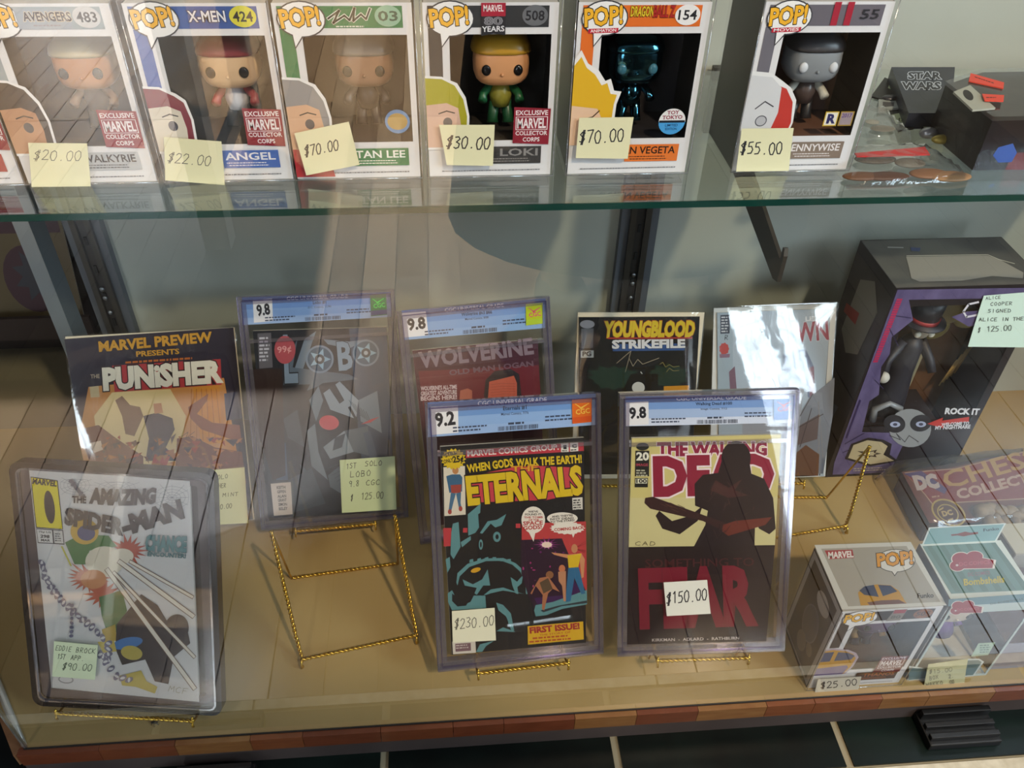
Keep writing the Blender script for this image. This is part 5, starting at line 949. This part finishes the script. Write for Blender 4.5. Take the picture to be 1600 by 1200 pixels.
ptop.poly([(555, 400), (600, 355), (690, 340), (790, 345), (850, 385), (905, 478), (575, 492)], '#b8861c'); ptop.poly([(565, 385), (600, 355), (670, 343), (705, 430), (600, 415)], '#2a3552'); ptop.poly([(700, 343), (790, 348), (840, 390), (735, 425)], '#2a3552'); ptop.poly([(620, 470), (720, 455), (850, 450), (905, 478), (640, 490)], '#6a4438')
ptop.text('Funko', (985, 440), (1100, 434), 34, '#26221f', .02)
ptop.build('top_print', lowb)
sp_ = Print(lambda a, b: (a, b), -.0003, .000020, .5, 'yz'); sp_.poly([(.002, .002), (.088, .002), (.088, .158), (.002, .158)], '#b0aaa8'); sp_.poly([(.009, .008), (.081, .008), (.081, .150), (.009, .150)], '#241915'); sp_.ell(.035, .125, .017, .014, '#b5aca6'); sp_.ell(.042, .075, .020, .030, '#6a646c'); sp_.ell(.042, .075, .018, .028, '#4c464e'); sp_.ell(.045, .035, .012, .016, '#6a5c50'); sp_.ell(.025, .045, .008, .010, '#6a5c50'); sp_.build('side_print', lowb)
note([(1278, 1061), (1346, 1057), (1338, 1083), (1271, 1086)], [('$25.00', (1282, 1075), (1338, 1069), 9)], 'cream note reading $25.00 on the lower boxed figure', yplane=.5165, w=1.2, ink='#3a2c26', col='#cfc6b4', cat_grp='notes on the lower comics')

# teal hang-tab box
bx0, bw, byf, bh, bd = .556, .103, .523, .16, .086
bb = thing('boxed_figure', 'teal hang-tab box with a purple-dressed figure and a note in front', 'toy box', (bx0, byf, CF))
teal = mat('#5f7f7c', .45, 0, .4, 0, ('#6f928c', (14, 14, 14), 0))
m = MB(); win = (.003, bw - .003, .004, bh - .019); m.frame((0, bw, 0, bh), win, 0, .0008, mat('#b9c4c2', .5)); m.box(0, bw, bd - .0008, bd, 0, bh, teal); m.box(.0008, bw - .0008, .0008, bd, bh - .0008, bh, mat('#c9cfc9', .5)); m.box(.0008, bw - .0008, .0008, bd, 0, .0008, mat('#cfcabc', .5)); m.box(0, .0008, .0008, bd, 0, bh, mat('#6e5a4c', .5)); m.build('carton', bb)
m = MB(); m.box(.001, bw - .001, bd * .82, bd * .83, .001, bh - .002, mat('#4a3830', .7)); m.build('inner_tray', bb)
m = MB(); m.quad((win[0], .001, win[2]), (win[1], .001, win[2]), (win[1], .001, win[3]), (win[0], .001, win[3]), FILM); m.quad((bw, .001, .0), (bw, bd, .0), (bw, bd, bh), (bw, .001, bh), FILM); m.build('window_film', bb)
cB = crop(1420, 800, 4); fb = lambda x, y: (lambda p: (p.x - bx0, p.y - byf))(at(*cB(x, y), 2, CF + bh))
tp = Print(fb, -bh - .0004, .000020, .5, 'xy'); tp.poly([(85, 215), (540, 192), (750, 490), (265, 512)], '#62807a')
for k in range(6): tp.poly([(110 + k * 80, 214 - k * 4), (140 + k * 80, 212 - k * 4), (330 + k * 85, 500 - k * 3), (290 + k * 85, 503 - k * 3)], '#557069')
def logo(pp, cx, cy, s_, a='#8e2632', b='#ddd4cc'):
    for g, cc in ((1.0, b), (.9, a)):
        pp.ell(cx - 70 * s_, cy - 5 * s_, 62 * s_ * g, 44 * s_ * g, cc); pp.ell(cx - 92 * s_, cy + 38 * s_, 52 * s_ * g, 36 * s_ * g, cc); pp.ell(cx + 15 * s_, cy - 22 * s_, 56 * s_ * g, 34 * s_ * g, cc); pp.poly([(cx - 60 * s_, cy + (0 - 36 * g) * s_), (cx + (150 * g) * s_, cy + (12 - 10 * g) * s_), (cx + (140 * g) * s_, cy + (26 + 30 * g) * s_), (cx - 60 * s_, cy + (20 + 40 * g) * s_)], cc)
    pp.text('DC COMICS', (cx - 80 * s_, cy + 40 * s_), (cx + 110 * s_, cy + 25 * s_), 22 * s_, '#b0505a', .03); pp.ell(cx - 95 * s_, cy + 35 * s_, 9 * s_, 7 * s_, '#cdb8b4')
logo(tp, 395, 300, 1.0); tp.text('Bombshells', (345, 462), (595, 442), 40, '#b8a42c', .03); tp.text('DC COMICS', (370, 405), (505, 392), 22, '#8a5a68', .01); tp.build('top_print', bb)
Mb = Matrix.Translation((bx0, byf, CF)); fpb = plane_fn(Mb, -.0003); fbp = chain(fpb, cB)
bp_ = Print(fbp, -.0004, .000015, .5); bp_.poly([(250, 545), (745, 510), (745, 560), (245, 590)], '#5f7f88'); bp_.text('DC BOMBSHELLS', (510, 580), (715, 548), 12, '#2c3a40', .0); logo(bp_, 360, 590, .72)
bp_.poly([(0, 960), (110, 975), (165, 940), (250, 918), (440, 915), (470, 935), (405, 1025), (60, 1050), (0, 1055)], '#c6cdcc'); bp_.poly([(0, 970), (110, 983), (170, 946), (250, 928), (435, 924), (455, 937), (400, 1018), (60, 1042), (0, 1048)], '#5a7478'); bp_.build('front_print', bb)
sk = Print(fbp, -.0016, .000015, .5); sk.poly([(432, 815), (538, 808), (492, 888), (385, 898)], '#a8bca4'); sk.micro((440, 832), (515, 828), 7, '#4a6a5a', 4, 2); sk.build('price_sticker', bb)
tabm = Print(lambda x, y: (lambda p: (p.x - bx0, p.z - CF))(at(*cB(x, y), 1, byf + bd)), bd - .001, .000020, .5); tabm.poly([(75, 212), (540, 187), (606, 65), (124, 92)], '#cfd6d2'); tabm.poly([(88, 204), (532, 181), (592, 72), (132, 99)], '#7fa3a6'); tabm.poly([(260, 135), (300, 132), (350, 118), (380, 125), (430, 120), (430, 132), (390, 138), (340, 148), (300, 142), (265, 146)], '#7a3a36'); tabm.text('Funko', (465, 118), (560, 108), 18, '#2c3a40', .02)
to = tabm.build('hang_tab', bb); 
figurine(bb, (.044, .046, .034), .088, '#c8b8a8', None, '#6a4a86', '#6a4a86', '#b06a2c', hat=None)
for ch in bb.children:
    if ch.name.startswith('figurine'):
        MB().tube([(0, 0, .012), (0, 0, .030), (0, 0, .042)], [.020, .014, .009], mat('#64457e', .4), 16).build('skirt', ch); MB().sup((0, 0, .082), .030, .026, .012, mat('#8e2632', .4)).build('cap', ch)
note([cB(122, 950), cB(370, 916), cB(336, 1072), cB(82, 1095)], [('$15.00', cB(125, 1005), cB(268, 990), 5.5), ('BOX', cB(125, 1040), cB(180, 1032), 5), ('2.', cB(245, 1028), cB(275, 1024), 5), ('WAKKO', cB(100, 1074), cB(205, 1062), 5), ('.00', cB(235, 1060), cB(275, 1056), 5)], 'yellow note with three faint lines leaning on the teal box', yplane=.518, w=.8, ink='#8c866c', col='#c8c49c', curl=.004, cat_grp='notes on the lower comics')

# low brown box at the right edge
def cardbox(x0, x1, y0, y1, z0, z1, front, top, side, label, name='cardboard_box', skew=0, draw=None):
    t = thing(name, label, 'box', (x0, y0, z0)); m = MB(); W, D, H = x1 - x0, y1 - y0, z1 - z0
    m.box(0, W, .001, D, 0, H, side); o = m.build('body', t, .0008); m = MB(); m.box(.001, W - .001, 0, .001, .001, H - .001, front); m.build('front_panel', t); m = MB(); m.box(.001, W - .001, .001, D - .001, H, H + .001, top); m.build('lid', t)
    if draw: draw(t, W, D, H)
    return t
cardbox(.664, .80, .530, .640, CF, CF + .058, mat('#8f8a94', .35), mat('#4a2f26', .35), mat('#4a342c', .5), 'low brown box with lilac-grey front at the right edge')
cardbox(.735, .95, .648, .700, CF, CF + .075, mat('#9a948a', .5), mat('#b3ab98', .5), mat('#8a8376', .5), 'pale flat box between the red-carded bag and the low brown box')
# small red lump
t = MB().sup((0, 0, .009), .012, .01, .009, mat('#8a2a20', .4)); t.sup((.008, .004, .016), .006, .006, .006, mat('#a83a26', .4)); o = t.build('toy_part'); o.location = (.742, .60, CF + .059); tag(o, 'small red plastic lump on the low brown box', 'toy')

# ================================================================== clutter on the right of the shelf
sz = SH
def flatcard(px, z, label, name, cat, draw, th=.002, cm='#141214', top=True):
    P4 = [at(*p, 2, z + th) for p in px]; c0 = sum(P4, Vector()) / 4; t = thing(name, label, cat, (c0.x, c0.y, z))
    m = MB(); m.slab([(p.x - c0.x, p.y - c0.y, th) for p in P4], (0, 0, -th), mat(cm, .4)); m.build('card', t)
    if draw: Q = Print(lambda x, y: (lambda p: (p.x - c0.x, p.y - c0.y))(at(x, y, 2, z + th)), -th, .000025, .5, 'xy'); draw(Q); Q.build('print', t)
    return t, c0
k8 = crop(1320, 60, 4.8)
# dark lettered box standing at the back
hsw = .018
Psw = [at(*k8(*p), 2, sz + hsw) for p in ((350, 215), (826, 215), (800, 560), (480, 560))]
sw = thing('card_box', 'dark blue lettered box lying flat at the back of the shelf', 'box', (.56, .95, sz))
m = MB(); m.slab([(p.x - .56, p.y - .95, hsw) for p in Psw], (0, 0, -hsw), mat('#20232e', .35, 0, .5, 0, ('#2b3040', (20, 20, 20), 0))); m.build('body', sw)
Q = Print(lambda x, y: (lambda p: (p.x - .56, p.y - .95))(at(*k8(x, y), 2, sz + hsw)), -hsw - .0002, .00002, .4, 'xy'); Q.text('STAR', (478, 305), (715, 305), 50, '#23252f', .04, '#ccd4e0', .05); Q.text('WARS', (432, 382), (715, 382), 52, '#23252f', .04, '#ccd4e0', .05); Q.build('top_print', sw)
# black pin cards with price stickers
def kcard(px, sticker, label, hand, th=.002, z=sz, lump=None):
    def dr(Q):
        Q.poly(sticker, '#bcc8a4'); 
        a, b = sticker[3], sticker[2]; Q.hand(hand, (a[0] + (b[0] - a[0]) * .2, a[1] - 3 + (b[1] - a[1]) * .2), (a[0] + (b[0] - a[0]) * .8, a[1] - 3 + (b[1] - a[1]) * .8), 5, '#3c4a34', .7)
    t, c0 = flatcard(px, z, label, 'pin_card', 'pin card', dr, th)
    tag(t, group='black pin cards with small price stickers')
    if lump: p = at(*lump, 2, z + th + .004); MB().sup((p.x - c0.x, p.y - c0.y, th + .003), .010, .006, .003, mat('#4c4c52', .3, .6)).build('pin', t)
kcard([k8(300, 292), k8(490, 370), k8(440, 500), k8(198, 432)], [k8(345, 320), k8(455, 365), k8(428, 412), k8(322, 372)], 'black pin card nearest the dark lettered box', '$2.', lump=k8(345, 440))
kcard([k8(318, 540), k8(455, 520), k8(520, 670), k8(402, 690)], [k8(352, 572), k8(430, 555), k8(468, 630), k8(385, 640)], 'black pin card lying lengthwise beside the clear envelope', '$2.')
m_, c0_ = flatcard([k8(255, 455), k8(425, 470), k8(420, 520), k8(252, 535)], sz, 'small grey metal clasp beside the pin cards', 'metal_clasp', 'clasp', lambda Q: Q.poly([k8(285, 475), k8(370, 480), k8(368, 508), k8(284, 515)], '#4c4a4e'), .004, '#9aa0a0')
# big dark film-wrapped box at the right
big = thing('wrapped_box', 'big dark film-wrapped box with a blue sticker at the right end of the shelf', 'box', (.534, .752, sz))
BHh = .052
bl = [(0, 0), (.30, .005), (.33, .13), (.055, .125), (-.004, .09)]
m = MB(); m.slab([(x, y, 0) for x, y in bl], (0, 0, BHh), mat('#131016', .35, 0, .4, 0, ('#21171d', (30, 30, 30), 0))); m.build('body', big)
Q = Print(chain(lambda x, y: (lambda p: (p.x - .534, p.y - .752))(at(x, y, 2, sz + BHh)), k8), -BHh - .0003, .000025, .4, 'xy')
Q.poly([(1150, 820), (1260, 790), (1290, 860), (1250, 930), (1150, 935), (1110, 880)], '#2c5cc0'); Q.build('sticker', big)
fz_ = Print(chain(plane_fn(Matrix.Translation((.534, .752, sz)), -.0005), k8), -.0006, .000020, .4); fz_.poly([(1270, 860), (1400, 850), (1400, 985), (1200, 985)], '#6a1c22'); fz_.ell(1200, 870, 17, 15, '#2f62c8'); fz_.build('front_print', big)
fm_ = MB(); e = .004; fm_.slab([(x * 1.02 - e, y - e, 0) for x, y in bl], (0, 0, BHh + .006), clear('shrink_film', (.95, .95, .96), .06, .0, .9, .06, 20)); fm_.build('shrink_film', big)
# second pin card lying on the wrapped box corner, bags, tags
kcard([k8(555, 600), k8(720, 585), k8(760, 650), k8(590, 690)], [k8(558, 608), k8(672, 598), k8(702, 660), k8(600, 685)], 'black pin card lying on the wrapped box corner', '$2.', z=sz + .0005)
t = thing('gold_trinket', 'small gold and silver trinket in front of the wrapped box', 'trinket', (*at(*k8(725, 790), 2, sz).xy, sz)); MB().sup((0, 0, .005), .013, .006, .005, mat('#a89650', .35, .6)).build('gold_piece', t); MB().sup((-.010, .014, .006), .010, .007, .006, mat('#9a9aa0', .3, .7)).build('silver_piece', t)
def bag(px, z, label, lumps, header=None, hh=.004):
    P4 = [at(*k8(*p), 2, z) for p in px]; c0 = sum(P4, Vector()) / 4; t = thing('clear_bag', label, 'bag', (c0.x, c0.y, z)); rd = random.Random(len(label))
    V = [Vector((p.x - c0.x, p.y - c0.y, 0)) for p in P4]; N = 12; vs = []; fs = []
    for j in range(N + 1):
        for i in range(N + 1):
            u_, v_ = i / N, j / N; p = (V[0] * (1 - u_) + V[1] * u_) * (1 - v_) + (V[3] * (1 - u_) + V[2] * u_) * v_; e_ = min(i, N - i, j, N - j); vs.append((p.x, p.y, .001 if e_ == 0 else hh + .008 + rd.uniform(-.0015, .002)))
    for j in range(N):
        for i in range(N): fs.append((j * (N + 1) + i, (j + 1) * (N + 1) + i, (j + 1) * (N + 1) + i + 1, j * (N + 1) + i + 1))
    MB().add(vs, fs, BAG, True).build('film', t)
    for (x, y, rx, ry, cc) in lumps: p = at(*k8(x, y), 2, z); MB().sup((p.x - c0.x, p.y - c0.y, hh * .8 + .0005), rx, ry, hh * .8, mat(cc, .5, 0, .4, 0, (cc, (1, 1, 1), 0))).build('content', t)
    if header:
        H = [at(*k8(*p), 2, z + .012) for p in header]; MB().slab([(p.x - c0.x, p.y - c0.y, .012) for p in H], (0, 0, -.0012), mat('#c0282c', .4)).build('red_header', t)
    return t
bag([(0, 870), (600, 850), (950, 1080), (10, 1120)], sz, 'clear bag with a red strip and brown contents near the shelf edge', [(220, 930, .022, .010, '#4a3c30'), (120, 1060, .020, .008, '#6c4830'), (300, 1060, .024, .008, '#5a3a28'), (620, 1040, .020, .010, '#8a6040'), (780, 1060, .022, .010, '#9a7450'), (480, 960, .016, .010, '#6a6256')], [(75, 860), (600, 812), (640, 870), (90, 885)])
bag([(120, 545), (260, 560), (520, 800), (180, 740)], sz, 'narrow grey clear envelope lying beside the rightmost shelf box', [(280, 690, .014, .008, '#8a8a84'), (200, 640, .008, .006, '#a8a8a0')], hh=.002)
t, c0 = flatcard([k8(815, 400), k8(940, 350), k8(1130, 520), k8(960, 535)], sz + BHh + .0065, 'pale card with a dark oval on top of the wrapped box', 'pale_card', 'card', lambda Q: Q.ell(*k8(925, 425), 10, 6, '#1c1a1c', .8), .002, '#a5a598')
for px, lb_ in (([(945, 260), (1195, 330), (1190, 375), (930, 320)], 'upper bright red tag by the pale card'), ([(1030, 415), (1195, 425), (1190, 470), (1050, 465)], 'lower bright red tag by the pale card')):
    flatcard([k8(*p) for p in px], sz + BHh + .0095 if 'lower' in lb_ else sz + BHh + .0065, lb_, 'red_tag', 'tag', lambda Q, px=px: Q.micro(k8(px[0][0] + 30, px[0][1] + 32), k8(px[1][0] - 40, px[1][1] + 22), 1.6, '#6a1c1c', 1), .001, '#e0402c')

# ================================================================== dead fly
fly = thing('dead_fly', 'tiny dead fly on the deck near the front left', 'insect', (*at(243, 1130, 2, CF).xy, CF))
bkm = mat('#1c1713', .6); MB().sup((0, 0, .002), .0032, .0018, .0016, bkm, nu=10, nv=6).build('body', fly); MB().sup((-.0036, 0, .002), .0014, .0014, .0013, bkm, nu=8, nv=6).build('head', fly)
for k in range(6): a_ = math.radians(30 + 60 * k); MB().tube([(0, 0, .002), (.003 * math.cos(a_), .003 * math.sin(a_), .0035), (.005 * math.cos(a_), .005 * math.sin(a_), .0004)], .0003, bkm, 4).build('leg', fly)
for s_ in (-1, 1): MB().slab([(0, s_ * .001, .003), (.005, s_ * .003, .0032), (.0045, s_ * .0045, .0032)], (0, 0, .0001), mat('#6a6458', .4)).build('wing', fly)

# ================================================================== outside, beyond the slanted left glass
rk = thing('magazine_rack', 'dark rack of colourful comics standing beyond the left glass', 'rack', (-.86, 1.22, 0))
MB().box(-.25, .25, .12, .14, 0, 1.15, mat('#241d1c', .6)).build('back_board', rk)
for k in range(4): MB().box(-.25, .25, .02, .12, .10 + k * .26, .112 + k * .26, mat('#2e2523', .6)).build('ledge', rk); MB().box(-.25, .25, .012, .02, .10 + k * .26, .145 + k * .26, mat('#3a2e2a', .6)).build('lip', rk)
rd = random.Random(11); cols = ['#4a2a34', '#2d4a38', '#6a5a3a', '#2c3050', '#5c2c24', '#3f3f48', '#6a6a60', '#23402c']; n_ = 0
for k in range(4):
    for j in range(3):
        x0 = -.86 - .235 + j * .16; cc = cols[(k * 3 + j) % 8]; c2_ = cols[(k * 5 + j * 3 + 2) % 8]
        M = Matrix.Translation((x0 + .075, 1.255, .114 + k * .26)) @ Matrix.Rotation(math.radians(-14), 4, 'X')
        nm = ('left', 'middle', 'right')[j] + ' comic of the ' + ('lowest', 'second lowest', 'second highest', 'top')[k] + ' row in the rack beyond the left glass'
        t = thing('comic', nm, 'comic', M, 'comics in the rack beyond the left glass')
        MB().box(-.07, .07, 0, .003, 0, .215, mat('#c9c2b0', .6)).build('pages', t)
        Q = Print(lambda a, b: (a, b), -.0002, .000025, .5); Q.rect(-.07, 0, .07, .215, cc); Q.rect(-.065, .165, .065, .205, c2_); Q.ell(0, .085, .045, .06, c2_); Q.burst(.01, .09, .04, .05, cols[(k + j * 2 + 1) % 8], 9, .6); Q.build('cover', t)
t = thing('paper_box', 'white box on the floor outside the left corner of the case', 'box', (-.74, .48, 0)); MB().box(0, .17, 0, .04, 0, .02, mat('#dcdcd8', .6)).build('body', t)

# ================================================================== the photographer, out of view; dark coat added wide to block reflections
def skin_body(name, verts, edges, radii, m, parent=None, sub=1, root=0):
    me = bpy.data.meshes.new(name); me.from_pydata(verts, edges, []); o = bpy.data.objects.new(name, me); COL.objects.link(o); me.materials.append(m)
    md = o.modifiers.new('skin', 'SKIN')
    if not me.skin_vertices: 
        bm = bmesh.new(); bm.from_mesh(me); bm.verts.layers.skin.verify(); bm.to_mesh(me); bm.free()
    for i, r_ in enumerate(radii): me.skin_vertices[0].data[i].radius = (r_, r_) if not isinstance(r_, tuple) else r_
    me.skin_vertices[0].data[root].use_root = True; md.use_smooth_shade = True
    sb = o.modifiers.new('sub', 'SUBSURF'); sb.levels = sub; sb.render_levels = sub
    if parent: o.parent = parent
    return o
pr = thing('person', 'unseen photographer in a long dark coat added wide to block reflections', 'person', (.36, -.40, 0))
sk_m = mat('#b98a6c', .5); V_ = [(0, 0, .90), (0, 0, 1.12), (-.01, .03, 1.32), (-.02, .06, 1.42), (-.03, .09, 1.47), (-.05, .12, 1.55), (-.05, .13, 1.64),
      (.10, 0, .86), (.12, .0, .48), (.13, -.02, .08), (.13, .12, .04), (-.10, 0, .86), (-.12, .0, .48), (-.13, -.02, .08), (-.13, .12, .04),
      (.17, .03, 1.36), (.20, .10, 1.10), (.02, .26, 1.06), (-.20, .31, 1.02), (-.21, .03, 1.36), (-.30, .12, 1.12), (-.36, .28, 1.02), (-.40, .31, 1.02)]
E_ = [(0, 1), (1, 2), (2, 3), (3, 4), (4, 5), (5, 6), (0, 7), (7, 8), (8, 9), (9, 10), (0, 11), (11, 12), (12, 13), (13, 14), (3, 15), (15, 16), (16, 17), (17, 18), (3, 19), (19, 20), (20, 21), (21, 22)]
R_ = [.13, .13, .14, .10, .055, .085, .075, .09, .06, .045, .035, .09, .06, .045, .035, .06, .045, .036, .028, .06, .045, .032, .026]
skin_body('body', V_, E_, R_, sk_m, pr)
ck_ = mat('#17171b', .85)
m = MB(); nu = 24; prof = [(1.43, .09, .08), (1.38, .21, .13), (1.2, .23, .15), (1.0, .24, .17), (.8, .27, .19), (.5, .31, .21), (.22, .34, .23)]
vs = [(-.01 + rx * math.cos(2 * math.pi * i / nu), .03 * (z > 1.1) + ry * math.sin(2 * math.pi * i / nu), z) for z, rx, ry in prof for i in range(nu)]
fs = [(j * nu + i, (j + 1) * nu + i, (j + 1) * nu + (i + 1) % nu, j * nu + (i + 1) % nu) for j in range(len(prof) - 1) for i in range(nu)]
m.add(vs, fs, ck_, True); m.build('coat', pr)
for pts in ([(.17, .03, 1.36), (.21, .10, 1.10), (.03, .255, 1.06), (-.12, .29, 1.04)], [(-.21, .03, 1.36), (-.31, .12, 1.12), (-.35, .24, 1.03)]): MB().tube(pts, [.085, .068, .055, .048][:len(pts)], ck_, 14).build('sleeve', pr)
for s_ in (-1, 1): MB().sup((s_ * .13, .06, .045), .055, .13, .045, mat('#141316', .5), 2.6).build('shoe', pr)
MB().sup((-.05, .115, 1.625), .088, .10, .085, mat('#2a1f18', .8), 2.2, .05, 1).build('hair', pr)
for s_ in (-1, 1): MB().sup((-.05 + s_ * .03, .198, 1.60), .010, .006, .007, mat('#22201f', .3), nu=10, nv=6).build('eye', pr)
MB().sup((-.05, .213, 1.575), .010, .014, .014, sk_m, nu=10, nv=6).build('nose', pr)
for side, base in ((1, Vector((-.22, .315, 1.02))), (-1, Vector((-.415, .315, 1.02)))):
    for k in range(4):
        a0 = base + Vector((0, 0, .022 - .017 * k)); MB().tube([a0, a0 + Vector((-side * .025, .012, 0)), a0 + Vector((-side * (.045 - .004 * abs(k - 1)), .006, -.002))], [.009, .008, .007], sk_m, 8).build('finger', pr)
    MB().tube([base + Vector((0, -.01, .02)), base + Vector((-side * .02, -.022, .03))], [.010, .008], sk_m, 8).build('thumb', pr)
ph = thing('smartphone', 'black smartphone held level in both hands', 'phone', cam.matrix_world.copy()); m = MB(); m.box(-.075, .075, -.036, .036, .006, .014, mat('#101012', .3)); m.build('body', ph, .001)
MB().box(-.072, .072, -.033, .033, .0141, .0146, mat('#0a0a0c', .1)).build('screen', ph)

bn = thing('reflection_table', 'dark-topped table with pale legs added unseen behind the photographer for bands in the glass reflection', 'table', (-.98, -.95, 0)); dw = mat('#2a2119', .5); pw_ = mat('#d9d6cc', .5)  # unseen table, added to put dark and pale bands into the glass reflection
MB().box(-.55, .52, -.30, .30, .70, .74, dw).build('table_top', bn, .004)
for sx in (-1, 1):
    for sy in (-1, 1): MB().box(sx * .48 - .028, sx * .48 + .028, sy * .26 - .028, sy * .26 + .028, 0, .70, pw_).build('leg', bn)
    MB().box(sx * .48 - .012, sx * .48 + .012, -.232, .232, .12, .16, pw_).build('stretcher', bn)
